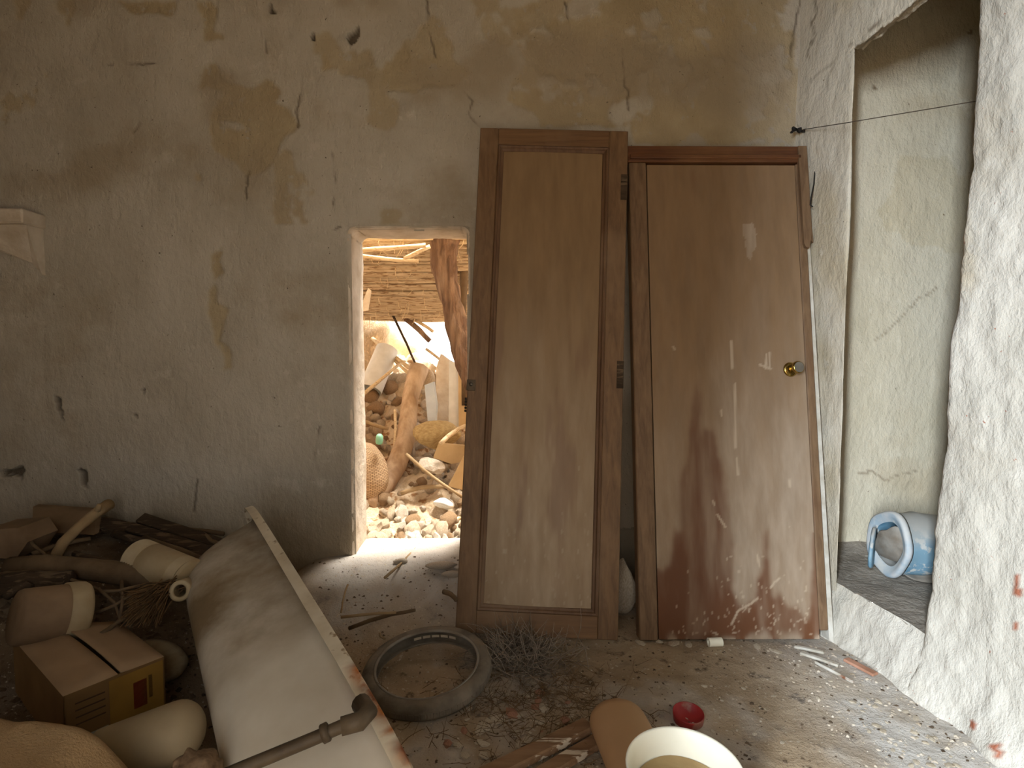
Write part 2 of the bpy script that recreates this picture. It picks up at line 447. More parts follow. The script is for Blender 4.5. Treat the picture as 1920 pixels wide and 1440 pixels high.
MAT['red'] = pmat('dusty_red_plastic', (162, 48, 44), (138, 38, 36), 12, .5, bump=.05, c3=(150, 96, 82), s3=14)
MAT['chip'] = pmat('pale_plaster_chip', (206, 194, 174), (176, 160, 136), 12, .95, bump=.5)
MAT['chipdk'] = pmat('dark_litter', (112, 94, 74), (74, 60, 46), 14, .95, bump=.5)
MAT['brick'] = pmat('pinkish_brick_piece', (186, 140, 116), (160, 116, 92), 12, .95, bump=.6)
MAT['broom'] = pmat('brown_straw', (120, 92, 60), (88, 66, 42), 10, .95, sc=(4, 4, 1), bump=.6)
MAT['plank'] = pmat('worn_pale_plank', (150, 118, 88), (118, 88, 62), 4, .85, sc=(1, 8, 8), bump=.4, c3=(206, 190, 168), s3=5, lo3=.56, hi3=.6)

# ================================================================== the setting
YB = 2.5                                   # room face of the far wall
def RX(y): return 1.246 + (YB - y) * 0.129   # room face of the right wall
ZC = 2.95
def floor_base(x, y):
    x = np.asarray(x, float); y = np.asarray(y, float)
    sill = 0.20 * smooth(1.95, 2.46, y) * smooth(-1.25, -0.80, x) * (1 - smooth(-0.22, 0.12, x))
    pile = 0.34 * smooth(-0.95, -1.75, x) * smooth(1.0, 2.2, y)
    pile = np.maximum(pile, 0.12 * smooth(-0.75, -1.2, x) * smooth(0.6, 1.5, y))
    return np.maximum(sill, pile)
def floor_z(x, y):
    x = np.asarray(x, float); y = np.asarray(y, float)
    return (floor_base(x, y) + 0.016 * fbm(x * 3.5, y * 3.5, 4, 3) + 0.010 * fbm(x * 14, y * 14, 3, 8)
            + 0.02 * smooth(1.0, 1.4, x) * np.maximum(fbm(x * 9, y * 9, 3, 31), 0))
def fz(x, y): return float(floor_z(np.array([x]), np.array([y]))[0])

# --- floor
us = np.linspace(-2.42, 1.62, 405); vs = np.linspace(-0.9, 2.72, 363)
U, Vv = np.meshgrid(us, vs, indexing='ij')
Z = floor_z(U, Vv)
P = np.stack([U, Vv, Z], -1).reshape(-1, 3)
pale = (1.1 * smooth(2.0, 2.4, Vv) * smooth(-1.0, -0.7, U) * (1 - smooth(-.1, .1, U)) + 0.8 * smooth(.75, 1.25, U) * smooth(0.9, 1.3, Vv)  # plaster dust; sill mound and right floor paled further to carry daylight
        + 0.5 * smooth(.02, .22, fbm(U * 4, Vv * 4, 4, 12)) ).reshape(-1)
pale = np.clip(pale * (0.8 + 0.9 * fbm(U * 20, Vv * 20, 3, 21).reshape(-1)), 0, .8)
humus = np.clip(smooth(-.85, -1.15, U + .5 * fbm(U * 3, Vv * 3, 3, 66)) * (.75 + .6 * fbm(U * 8, Vv * 8, 3, 67)), 0, .95).reshape(-1)
o = link_mesh('floor', mesh_np('floor', P, grid_faces(len(us), len(vs)), MAT['floor'], True, {'pale': pale, 'humus': humus}), None, False)
o['kind'] = 'structure'

# --- far wall with the low doorway
DL, DR = -0.718, -0.195                     # doorway sides
DTOP = float(at(760, 428, YB).z)
THK = 0.24
RND = 0.022
xs = np.arange(-2.45, 1.30, 0.0065); zs = np.arange(-0.05, ZC + .01, 0.0065)
X, Zz = np.meshgrid(xs, zs, indexing='ij')
xf = X.reshape(-1); zf = Zz.reshape(-1)
ppx, ppy = proj(np.stack([xf, np.full_like(xf, YB), zf], -1))
wx = ppx + 22 * fbm(xf * 14, zf * 14, 4, 2); wy = ppy + 22 * fbm(xf * 14, zf * 14, 4, 6)
PEEL = [
 [(385,120),(402,112),(420,150),(450,160),(470,168),(500,150),(532,165),(520,190),(545,215),(562,240),(540,262),(522,290),(500,322),(470,332),(430,305),(400,282),(385,240),(395,210),(412,190),(410,170),(385,160),(368,166)],
 [(365,0),(395,0),(408,45),(400,66),(385,50)], [(380,52),(415,60),(418,78),(385,75)],
 [(990,45),(1010,5),(1030,20),(1055,42),(1085,10),(1110,15),(1140,-10),(1490,-10),(1492,120),(1470,200),(1482,258),(1190,272),(1180,236),(1010,242),(1000,205),(948,186),(960,150),(980,120),(985,80)],
 [(690,165),(735,115),(762,70),(788,112),(802,38),(832,58),(852,110),(884,136),(850,160),(780,172),(720,172)],
 [(388,545),(402,530),(408,566),(430,572),(428,600),(416,640),(434,662),(432,692),(416,702),(420,682),(400,622),(388,592)],
 [(397,482),(420,470),(415,510),(400,522)], [(600,95),(640,92),(636,128),(604,134)],
 [(215,0),(330,0),(320,26),(255,22)], [(940,25),(1000,0),(1020,0),(1000,60),(960,70)],
]
FLAKE = [[(1010,178),(1040,168),(1052,152),(1056,170),(1040,186),(1020,188)], [(410,228),(440,226),(462,240),(440,248),(412,240)],
 [(1200,20),(1225,8),(1240,30),(1232,58),(1215,50)], [(1170,58),(1190,46),(1195,62),(1178,68)], [(1200,90),(1215,86),(1212,108)],
 [(1300,60),(1330,50),(1335,72),(1310,76)], [(1260,140),(1290,118),(1300,136),(1272,150)], [(1400,190),(1440,140),(1452,170),(1420,215)]]
peel = np.zeros(len(xf))
for q in PEEL: peel[inpoly(wx, wy, q)] = 1
for q in FLAKE: peel[inpoly(wx, wy, q)] = 0
big = inpoly(wx, wy, PEEL[3])
peel[big & (fbm(xf * 9, zf * 9, 5, 41) > .12)] = 0
peel[(fbm(xf * 5, zf * 4, 5, 77) > .17) & (ppy < 420)] = .8
pg = peel.reshape(X.shape)
for _ in range(2): pg[1:-1, 1:-1] = (pg[1:-1, 1:-1] * 2 + pg[2:, 1:-1] + pg[:-2, 1:-1] + pg[1:-1, 2:] + pg[1:-1, :-2]) / 6
peel = pg.reshape(-1)
CRACK = [[(1500,0),(1491,60),(1484,105)], [(1528,0),(1532,20),(1522,45),(1529,66),(1514,100),(1520,120)], [(868,168),(886,190),(878,214),(897,236)],
 [(1168,90),(1172,160),(1179,170),(1177,205)], [(562,178),(556,214),(560,240)], [(626,385),(629,330),(624,290)], [(800,0),(805,60),(818,108)],
 [(462,345),(466,320),(462,375)], [(610,440),(640,425)], [(1060,0),(1064,35)], [(498,75),(500,100)], [(505,0),(515,20),(520,22)], [(200,120),(290,118)],
 [(250,250),(262,230)], [(360,960),(368,900)], [(585,880),(592,840),(600,800)], [(150,880),(160,905)]]
crack = np.zeros(len(xf))
cx_ = ppx + 5 * fbm(xf * 40, zf * 40, 2, 9); cy_ = ppy + 5 * fbm(xf * 40, zf * 40, 2, 10)
for c in CRACK: crack = np.maximum(crack, (.75 - .75 * smooth(.4, 2.9, segdist(cx_, cy_, c))) * smooth(-.25, .1, fbm(xf * 9, zf * 9, 2, 33)))
HOLE = [[(655,68),(669,50),(674,70),(662,88),(656,78)], [(104,744),(118,750),(124,790),(112,772)], [(14,876),(40,872),(42,896),(16,892)],
 [(148,880),(162,882),(168,925),(154,915)], [(262,730),(272,730),(268,738)], [(248,776),(258,776),(256,786)], [(580,66),(590,60),(592,76)],
 [(505,5),(515,10),(522,24),(510,22)], [(0,878),(12,872),(14,890),(0,892)]]
hole = np.zeros(len(xf))
for h in HOLE: hole[inpoly(wx, wy, h)] = 1
HOLLOW = [(1135,1005),(1165,985),(1198,1000),(1210,1070),(1205,1120),(1135,1120)]
hollow = inpoly(wx, wy, HOLLOW).astype(float)
crack = np.maximum(crack, hole * .9)
grime = np.clip(.9 * smooth(.06, .30, fbm(xf * 1.7, zf * 2.4, 5, 55)) + .75 * smooth(.55, .25, zf + .25 * fbm(xf * 4, zf * 4, 3, 5)), 0, .85)
grime = np.maximum(grime, hollow)
rough_zone = smooth(0.30, 0.36, xf) * (1 - smooth(.60, .66, xf)) * smooth(1.05, .85, zf)
grime = np.maximum(grime, rough_zone * .8)
dy = (0.028 * fbm(xf * 1.3, zf * 1.3, 3, 14) + 0.010 * fbm(xf * 6, zf * 4, 4, 15) + 0.004 * fbm(xf * 30, zf * 20, 3, 16)
      + 0.006 * peel + 0.010 * crack + 0.025 * hole + 0.07 * hollow + 0.02 * rough_zone * np.abs(fbm(xf * 18, zf * 18, 3, 18)))
dd = np.maximum(np.maximum(DL - xf, xf - DR), zf - DTOP)      # signed distance to the opening
jag = 0.008 * fbm(xf * 10, zf * 10, 3, 71)
dd = dd + jag
near = 1 - smooth(0, .14, dd)
dy = dy * (1 - near) + near * 0.004 * fbm(xf * 30, zf * 30, 3, 16)
t_ = np.clip(dd / RND, 0, 1)
dy = dy + RND * (1 - np.sqrt(1 - (1 - t_) ** 2))
# snap verts just inside the edge on to it
xf2 = xf.copy(); zf2 = zf.copy()
keepv = dd > -0.0065
P = np.stack([xf2, YB + dy, zf2], -1)
kv = keepv.reshape(X.shape)
keep = kv[:-1, :-1] & kv[1:, :-1] & kv[:-1, 1:] & kv[1:, 1:]
wall_back = link_mesh('wall_back', mesh_np('wall_back', P, grid_faces(len(xs), len(zs), keep, True), MAT['wall'], True,
    {'peel': peel, 'crack': np.clip(crack, 0, 1), 'grime': grime}), None, False)
wall_back['kind'] = 'structure'
# outer skin of the same wall
b = MB(); y1 = YB + THK
b.box(-2.45, DL - .02, YB + .08, y1, -.05, ZC); b.box(DR + .02, 1.20, YB + .14, y1, -.05, ZC); b.box(DL - .02, DR + .02, YB + .08, y1, DTOP + .02, ZC)
o = b.build('outer_masonry', MAT['adobe'], wall_back)
# reveal of the doorway
def reveal():
    path = []
    n1 = 150
    for z in np.linspace(-.05, DTOP - .03, n1): path.append((DL, z, 1, 0))
    for a in np.linspace(0, math.pi / 2, 8): path.append((DL + .03 - .03 * math.cos(a), DTOP - .03 + .03 * math.sin(a), math.cos(a), -math.sin(a)))
    for x in np.linspace(DL + .03, DR - .03, 60): path.append((x, DTOP, 0, -1))
    for a in np.linspace(0, math.pi / 2, 8): path.append((DR - .03 + .03 * math.sin(a), DTOP - .03 + .03 * math.cos(a), -math.sin(a), -math.cos(a)))
    for z in np.linspace(DTOP - .03, -.05, n1): path.append((DR, z, -1, 0))
    path = np.array(path); ny = 34
    ys = np.linspace(YB + .004, YB + THK, ny)
    s = np.arange(len(path)) * .01
    S, YY = np.meshgrid(s, ys, indexing='ij')
    d = 0.010 * fbm(S * 5, YY * 5, 3, 61) + 0.005 * fbm(S * 22, YY * 22, 3, 62)
    ed = np.clip((YY - YB) / RND, 0, 1); rb = RND * (1 - np.sqrt(np.clip(1 - (1 - ed) ** 2, 0, 1)))
    eb = np.clip((YB + THK - YY) / .02, 0, 1); rb = rb * 1.0 + .02 * (1 - np.sqrt(np.clip(1 - (1 - eb) ** 2, 0, 1)))
    d = d * np.clip((YY - YB) / .05, 0, 1) - rb
    Xp = path[:, 0][:, None] + path[:, 2][:, None] * d; Zp = path[:, 1][:, None] + path[:, 3][:, None] * d
    V = np.stack([Xp, YY, Zp], -1).reshape(-1, 3)
    return mesh_np('trim_1', V, grid_faces(len(path), ny), MAT['reveal'])
o = link_mesh('trim_1', reveal(), None, False); o['kind'] = 'structure'

# --- right wall: corner piece, lintel, pier, riser of the raised alcove floor
def strip(path, z0, z1, dz=.012, step=.012, amp=(.016, .008, .003), seed=0, post=None):
    pts = [Vector((p[0], p[1], 0)) for p in path]
    Q = []; 
    for a, c in zip(pts[:-1], pts[1:]):
        n = max(1, int((c - a).length / step))
        for k in range(n): Q.append(a.lerp(c, k / n))
    Q.append(pts[-1]); Q = np.array([q[:] for q in Q])
    for _ in range(3): Q[1:-1] = (Q[1:-1] * 2 + Q[2:] + Q[:-2]) / 4
    T = np.gradient(Q, axis=0); N = np.stack([T[:, 1], -T[:, 0]], -1); N /= np.linalg.norm(N, axis=1)[:, None] + 1e-9
    s = np.concatenate([[0], np.cumsum(np.linalg.norm(np.diff(Q, axis=0), axis=1))])
    zz = np.arange(z0, z1 + dz, dz)
    S, ZZ = np.meshgrid(s, zz, indexing='ij')
    d = amp[0] * fbm(S * 2, ZZ * 2, 3, seed) + amp[1] * fbm(S * 8, ZZ * 6, 4, seed + 3) + amp[2] * fbm(S * 34, ZZ * 26, 3, seed + 6)
    Xp = Q[:, 0][:, None] + N[:, 0][:, None] * d; Yp = Q[:, 1][:, None] + N[:, 1][:, None] * d
    if post: Xp, Yp, ZZ = post(Xp, Yp, ZZ, S)
    return np.stack([Xp, Yp, ZZ], -1).reshape(-1, 3), len(s), len(zz), S, ZZ
wall_right = thing('wall_right', None, None, (RX(1.0), 1.0, 0)); wall_right['kind'] = 'structure'
def flare(Xp, Yp, ZZ, S):
    return Xp - .05 * np.exp(-np.maximum(ZZ, 0) / .10), Yp, ZZ
YJ = 2.165
V, nu, nv, S, ZZ = strip([(RX(2.54), 2.54), (RX(YJ), YJ), (RX(YJ) + .006, YJ + .012), (RX(YJ) + .006, 2.66)], -.05, ZC, seed=80)
px_, py_ = proj(V)
cr = np.zeros(len(V))
for c in [[(1500,0),(1491,60),(1484,105)], [(1528,0),(1532,20),(1522,45),(1529,66),(1514,100),(1520,120)], [(1520,150),(1555,125),(1560,118)], [(1552,165),(1560,130)]]:
    cr = np.maximum(cr, (.75 - .75 * smooth(.6, 2.6, segdist(px_ + 8 * fbm(V[:, 1] * 40, V[:, 2] * 40, 3, 9), py_ + 6 * fbm(V[:, 1] * 40, V[:, 2] * 40, 3, 10), c))) * (.5 if c[0][1] > 100 else 1))
link_mesh('corner_plaster', mesh_np('corner_plaster', V, grid_faces(nu, nv), MAT['wallr'], True, {'crack': cr, 'peel': .7 * smooth(.0, .2, fbm(S * 3, ZZ * 2, 4, 88)).reshape(-1)}), wall_right)
# lintel: jagged lower edge over the opening
yy = np.linspace(2.205, 1.45, 110)
zl = 2.262 + 0.034 * fbm(yy * 20, yy * 0 + 3.3, 4, 90)
prof = np.concatenate([np.linspace(0, 1, 50), 1 + np.linspace(.02, 1, 14)])
YY, PR = np.meshgrid(yy, prof, indexing='ij'); ZL = zl[:, None] + 0 * PR
front = PR <= 1
Zp = np.where(front, ZC + (ZL - ZC) * PR, ZL + .03 * fbm(YY * 20, PR * 6, 3, 92) * (PR - 1) + .018 * np.clip((PR - 1) * 9, 0, 1))
Xp = RX(YY) + np.where(front, 0, (PR - 1) * .055) + 0.012 * fbm(YY * 6, PR * 6, 4, 93) * front
V = np.stack([Xp, YY, Zp], -1).reshape(-1, 3)
link_mesh('lintel_plaster', mesh_np('lintel_plaster', V, grid_faces(len(yy), len(prof)), MAT['wallr'], True,
    {'crack': np.where(front, .0, .15).reshape(-1) + ((1 - smooth(.0, .012, np.abs(PR - .955 - .03 * fbm(YY * 14, PR * 0, 3, 96)))) * front * (fbm(YY * 22, PR * 0, 2, 95) > -.06) * .85).reshape(-1)}), wall_right)  # crack mask paints the shadow line over the broken edge; underside slightly darkened
# pier
def lean(Xp, Yp, ZZ, S):
    w = smooth(.95, 1.65, Yp)
    Yp = Yp - w * (.143 * ZZ / 2.6 - .02 * np.exp(-ZZ / .3)) + w * .022 * fbm(ZZ * 2.2, ZZ * 0 + 1, 3, 96)
    base = np.exp(-np.maximum(ZZ, 0) / .13)
    Xp = Xp - base * (.05 + .05 * fbm(Yp * 8, ZZ * 8, 3, 97))
    return Xp, Yp, ZZ
PY = 1.775
V, nu, nv, S, ZZ = strip([(RX(PY) + .40, PY - .06), (RX(PY), PY), (RX(-.9), -.9)], -.05, ZC, amp=(.022, .026, .011), seed=100, post=lean)
px_, py_ = proj(V)
cr = np.zeros(len(V))
RED = [[(1904,1075),(1914,1075),(1912,1120),(1905,1128)], [(1902,1168),(1908,1168),(1908,1186),(1903,1186)], [(1820,1345),(1832,1350),(1826,1372),(1816,1362)], [(1856,1400),(1872,1396),(1876,1420),(1862,1418)]]
for q in RED: cr[inpoly(px_ + 9 * fbm(V[:, 1] * 30, V[:, 2] * 30, 3, 4), py_ + 14 * fbm(V[:, 1] * 30, V[:, 2] * 30, 3, 5), q)] = 1
pe = .9 * smooth(.02, .2, fbm(S * 2.2, ZZ * 1.4, 5, 104)).reshape(-1)
MAT['wallp'] = wall_mat('flaking_white_pier_plaster', (204, 198, 186), (188, 182, 169), (192, 177, 148), (198, 185, 160), (186, 175, 156), (160, 100, 76))
link_mesh('pier_plaster', mesh_np('pier_plaster', V, grid_faces(nu, nv), MAT['wallp'], True, {'crack': cr, 'peel': pe}), wall_right)
# riser
def worn(Xp, Yp, ZZ, S):
    base = np.exp(-np.maximum(ZZ, 0) / .09)
    return Xp - base * (.045 + .06 * fbm(Yp * 9, ZZ * 9, 3, 111)) + .02 * smooth(.14, .2, ZZ), Yp, ZZ + .012 * fbm(S * 6, ZZ * 3, 3, 112) * smooth(.1, .2, ZZ)
V, nu, nv, S, ZZ = strip([(RX(2.26) + .0, 2.26), (RX(1.5), 1.5)], -.05, .20, amp=(.016, .012, .006), dz=.01, step=.01, seed=110, post=worn)
link_mesh('step_riser', mesh_np('step_riser', V, grid_faces(nu, nv), MAT['wallp'], True), wall_right)
# alcove floor
xs2 = np.linspace(1.28, 2.4, 110); ys2 = np.linspace(1.35, 2.66, 128)
Xa, Ya = np.meshgrid(xs2, ys2, indexing='ij')
Za = .197 + .012 * fbm(Xa * 6, Ya * 6, 4, 120) + .006 * fbm(Xa * 26, Ya * 26, 3, 121) + .03 * smooth(2.45, 2.64, Ya)
MAT['ledge'] = pmat('grey_dirt_ledge', (172, 162, 149), (140, 131, 119), 7, .95, bump=.8, bscale=50, bdist=.012, c3=(176, 168, 156), s3=30, lo3=.58, hi3=.66)
keep = ((Xa > RX(Ya) + .012))[:-1, :-1]
o = link_mesh('trim_2', mesh_np('trim_2', np.stack([Xa, Ya, Za], -1).reshape(-1, 3), grid_faces(110, 128, keep), MAT['ledge']), None, False); o['kind'] = 'structure'
# alcove walls
MAT['walla'] = wall_mat('alcove_plaster', (212, 202, 180), (198, 187, 162), (198, 182, 148), (188, 172, 138), (186, 170, 142), (130, 112, 90))
xs3 = np.arange(1.22, 2.42, .011); zs3 = np.arange(.1, ZC, .011)
Xb, Zb = np.meshgrid(xs3, zs3, indexing='ij')
Yb = 2.62 + .02 * fbm(Xb * 2, Zb * 2, 3, 130) + .008 * fbm(Xb * 8, Zb * 6, 4, 131) - .03 * smooth(.45, .2, Zb) * (.5 + fbm(Xb * 5, Zb * 5, 3, 132))
V = np.stack([Xb, Yb, Zb], -1).reshape(-1, 3)
px_, py_ = proj(V); cr = np.zeros(len(V)); jx = px_ + 10 * fbm(V[:, 0] * 20, V[:, 2] * 20, 3, 9); jy = py_ + 10 * fbm(V[:, 0] * 20, V[:, 2] * 20, 3, 11)
for c in [[(1610,890),(1640,885),(1660,900),(1690,890),(1720,880)], [(1640,640),(1690,600),(1720,560),(1760,540)]]:
    cr = np.maximum(cr, .6 * (1 - smooth(.8, 2.6, segdist(jx, jy, c))))
for q in [[(1812,66),(1826,56),(1824,64)], [(1636,158),(1646,162),(1638,168)]]: cr[inpoly(jx, jy, q)] = .9
pe = .4 * inpoly(px_ + 60 * fbm(V[:, 0] * 6, V[:, 2] * 6, 4, 19), py_ + 60 * fbm(V[:, 0] * 6, V[:, 2] * 6, 4, 29), [(1690,300),(1790,290),(1830,340),(1820,480),(1700,470),(1650,400)])
o = link_mesh('wall_alcove', mesh_np('wall_alcove', V, grid_faces(len(xs3), len(zs3), None, True), MAT['walla'], True, {'crack': cr, 'peel': pe}), None, False); o['kind'] = 'structure'
b = MB(); b.box(2.40, 2.46, 1.3, 2.7, 0, ZC); b.box(1.75, 2.46, 1.30, 1.36, 0, ZC)
o = b.build('wall_alcove_side', MAT['walla']); o['kind'] = 'structure'

# --- the rest of the shell, behind and beside the camera
b = MB(); b.box(-2.50, -2.42, -.9, 2.6, -.05, ZC); o = b.build('wall_left', MAT['wall']); o['kind'] = 'structure'
EL, ER, EY = -0.84, 0.32, -0.62
b = MB(); b.box(-2.5, EL, EY - .26, EY, -.05, ZC); b.box(ER, 1.75, EY - .26, EY, -.05, ZC); b.box(EL, ER, EY - .26, EY, 2.1, ZC)
o = b.build('wall_entrance', MAT['wall']); o['kind'] = 'structure'
b = MB(); b.box(-2.5, 2.46, -.95, 2.78, ZC, ZC + .12); o = b.build('ceiling', MAT['ceil']); o['kind'] = 'structure'
b = MB(); b.box(1.60, 1.75, -.9, 1.32, -.05, ZC); o = b.build('wall_right_outer', MAT['wall']); o['kind'] = 'structure'
b = MB(); b.box(-7, 6, -7, -.88, -.12, -.02); o = b.build('ground', MAT['soil']); o['kind'] = 'structure'

# --- the small plaster corbel on the far wall
b = MB(); c0 = at(48, 392, YB - .10)
zt, zb_, xr = c0.z, at(20, 420, YB - .1).z, c0.x
b.box(-2.42, xr, YB - .12, YB + .03, zb_, zt, bev=.006)
p0, p1, p2 = at(0, 424, YB - .05), at(46, 424, YB - .05), at(44, 516, YB)
b2 = MB(); b2.prism([(-2.42, YB - .09, zb_), (xr - .01, YB - .09, zb_), (xr - .012, YB - .02, p2.z), (xr - .05, YB - .02, p2.z + .05), (-2.42, YB - .06, zb_ - .03)], (0, 1, 0), .12)
r = thing('wall_corbel', 'small whitewashed plaster corbel shelf at the left end of the far wall', 'corbel', (-2.3, YB, zb_))
b.build('shelf_slab', MAT['reveal'], r); b2.build('bracket', MAT['reveal'], r)

# ================================================================== the two doors leaning on the wall
def door_frame(TL, TR, BL, BR):
    """rigid rectangle from four world points: origin bottom centre, x across, y up, z towards the room"""
    bc = (BL + BR) / 2; tc = (TL + TR) / 2
    ey = (tc - bc).normalized(); ex = ((BR - BL).normalized() + (TR - TL).normalized())
    ex = (ex - ey * ex.dot(ey)).normalized(); ez = ex.cross(ey)
    if ez.y > 0: ez = -ez
    return frame(bc, ex, ey, ez), ((BR - BL).length + (TR - TL).length) / 2, (tc - bc).length
def leaf_grid(name, M, x0, x1, y0, y1, z, th, mat, paint, cell=.007, bulge=None):
    nx = int((x1 - x0) / cell) + 1; ny = int((y1 - y0) / cell) + 1
    gx = np.linspace(x0, x1, nx); gy = np.linspace(y0, y1, ny)
    GX, GY = np.meshgrid(gx, gy, indexing='ij')
    GZ = np.full_like(GX, z) + (bulge(GX, GY) if bulge else 0)
    L = np.stack([GX, GY, GZ], -1).reshape(-1, 3)
    Mm = np.array(M); V = L @ Mm[:3, :3].T + Mm[:3, 3]
    at_ = paint(GX.reshape(-1), GY.reshape(-1), *proj(V))
    F = grid_faces(nx, ny).tolist()
    n = len(V); ring = [i * ny for i in range(nx)] + [(nx - 1) * ny + j for j in range(1, ny)] + [i * ny + ny - 1 for i in range(nx - 2, -1, -1)] + [j for j in range(ny - 2, 0, -1)]
    back = V[ring] - np.array(M.col[2][:3]) * th
    k = len(ring); V2 = np.concatenate([V, back])
    for i in range(k): F.append((ring[i], n + i, n + (i + 1) % k, ring[(i + 1) % k]))
    F.append(tuple(n + i for i in range(k)))
    at_ = {kk: np.concatenate([v, np.zeros(k)]) for kk, v in at_.items()}
    return mesh_np(name, V2, F, mat, False, at_)

# --- panelled door, in front
BL = onz(851, 1181, fz(-.235, 2.24) * .6 + .008); BR = onz(1156, 1206, .004)
TL = at(905, 250, YB - .055); TR = at(1178, 234, YB - .145)
M1, w1, h1 = door_frame(TL, TR, BL, BR)
hw = w1 / 2
D1 = thing('panelled_door', 'narrow brown framed door with one long flat panel, leaning beside the low doorway', 'door', M1.translation)
ST = .078; TH = .034
for sx in (-1, 1):
    b = MB(); x0, x1 = sorted((sx * hw, sx * (hw - ST))); b.box(x0, x1, 0, h1, -TH, 0, M1, bev=.003); b.build('stile', MAT['frame1'], D1)
for y0, y1 in ((0, .085), (h1 - .075, h1)):
    b = MB(); b.box(-hw + ST, hw - ST, y0, y1, -TH, -.001, M1, bev=.002); b.build('rail', MAT['frame1h'], D1)
def paint1(gx, gy, px, py):
    n = fbm(gx * 16, gy * 2.0, 4, 140); n2 = fbm(gx * 40, gy * 5, 3, 141)
    dust = np.clip(smooth(1.55, .35, gy + .5 * n) * (.55 + .35 * np.cos(gx / hw * 1.7)) * (1.0 + .7 * n2), 0, 1)  # dust, with the sheen at the panel's lower middle put into the mask
    cl = np.clip(.7 * smooth(.10, .25, n) * smooth(1.6, .9, gy) * smooth(.0, .5, gy), 0, .6)
    sc = np.zeros_like(gx); r = np.random.RandomState(3)
    for k in range(60):
        x = r.uniform(-.22, .22); y = r.exponential(.16) + .1 if k < 80 else r.uniform(.3, 1.9); l = r.uniform(.004, .011)
        sc = np.maximum(sc, ((np.abs(gx - x) < .0032) & (np.abs(gy - y) < l)) * r.uniform(.25, .7))
    return {'dust': dust, 'clean': cl, 'scratch': sc}
link_mesh('panel', leaf_grid('panel', M1, -hw + ST - .004, hw - ST + .004, .08, h1 - .072, -.012, .012, MAT['leaf1'], paint1, .006,
          lambda x, y: .004 * np.cos(x / .24 * 1.5)), D1)
# moulding round the panel: four mitred strips
for (xa, ya, xb, yb) in ((-hw + ST, .085, hw - ST, .085), (hw - ST, .085, hw - ST, h1 - .075), (hw - ST, h1 - .075, -hw + ST, h1 - .075), (-hw + ST, h1 - .075, -hw + ST, .085)):
    b = MB(); d = Vector((xb - xa, yb - ya, 0)).normalized(); nrm = Vector((-d.y, d.x, 0))
    prof = [(-.001, .0), (.004, .004), (.010, .002), (.014, -.004), (.022, -.0065), (.026, -.0125)]
    V = []
    for k, (P0, sgn) in enumerate((((xa, ya), 1), ((xb, yb), -1))):
        for (q, zq) in prof: V.append(M1 @ (Vector((P0[0], P0[1], zq)) + nrm * q + d * (q * sgn)))
    n = len(prof); F = [(i, i + 1, n + i + 1, n + i) for i in range(n - 1)]
    b.v = V; b.f = F; b.build('moulding', MAT['mould1'], D1)
# latch plate on the left edge, shaded hinge recesses on the right edge
def on_door(M, px, py):
    p = onplane(px, py, M.translation, M.col[2].to_3d()); return M.inverted() @ p
q = on_door(M1, 884, 722)
b = MB(); b.box(-hw - .004, -hw + .032, q.y - .022, q.y + .022, -.004, .004, M1, bev=.002); lp = b.build('latch_plate', MAT['pipe'], D1)
b = MB(); b.lathe([(.0, .009), (.006, .008), (.008, .003)], M1 @ Matrix.Translation((-hw + .014, q.y + .003, .002)), 12); b.build('latch_bolt', MAT['steel'], lp, True)
b = MB()
for k in range(5): b.box(-hw - .009, -hw + .0, q.y - .05 - k * .012 - .01, q.y - .05 - k * .012, -.02 + .004 * (k % 2), -.004, M1, bev=.002)
b.build('hinge_knuckle', MAT['black'], D1)
for yy0 in (h1 - .30, h1 - 1.08):
    b = MB(); b.box(hw - .026, hw + .001, yy0, yy0 + .11, -.02, .0016, M1, bev=.001); b.build('hinge_recess_shade', MAT['darkwood'], D1)  # dark block in place of the shadow inside the recess
# pale plaster splashes are scratches in the leaf; bits stuck on the stile
b = MB()
for (x, y) in ((988, 590),):
    pass

# --- door in its frame
BL = onz(1203, 1203, .006); BR = onz(1558, 1198, .006)
TL = at(1186, 288, YB - .075); TR = at(1505, 264, YB - .075)
M2, w2, h2 = door_frame(TL, TR, BL, BR)
hw2 = w2 / 2
D2 = thing('framed_door', 'flush brown door still in its frame, dusty with red-brown runs, leaning in the corner', 'door', M2.translation)
HB = .070
PL = .060; PR_ = .040
b = MB(); b.box(-hw2 - .012, -hw2 + PL, 0, h2 - HB, -.055, .004, M2, bev=.004); b.build('frame_post', MAT['post2'], D2)
b = MB(); b.box(hw2 - PR_, hw2 - .006, 0.035, h2 - HB - .004, -.055, .002, M2, bev=.004); b.build('frame_post', MAT['post2'], D2)
b = MB(); b.box(-hw2 - .02, hw2 + .0, h2 - HB, h2, -.055, .012, M2, bev=.004); hd = b.build('frame_head', MAT['head2'], D2)
b = MB(); b.box(-hw2 - .01, hw2 - .02, h2 - HB + .012, h2 - HB + .03, .008, .020, M2, bev=.003); b.build('head_bead', MAT['head2'], hd)
b = MB(); b.box(hw2 - .012, hw2 + .042, h2 - .085, h2 - .022, -.055, -.012, M2, bev=.004); b.build('frame_horn', MAT['head2'], D2)
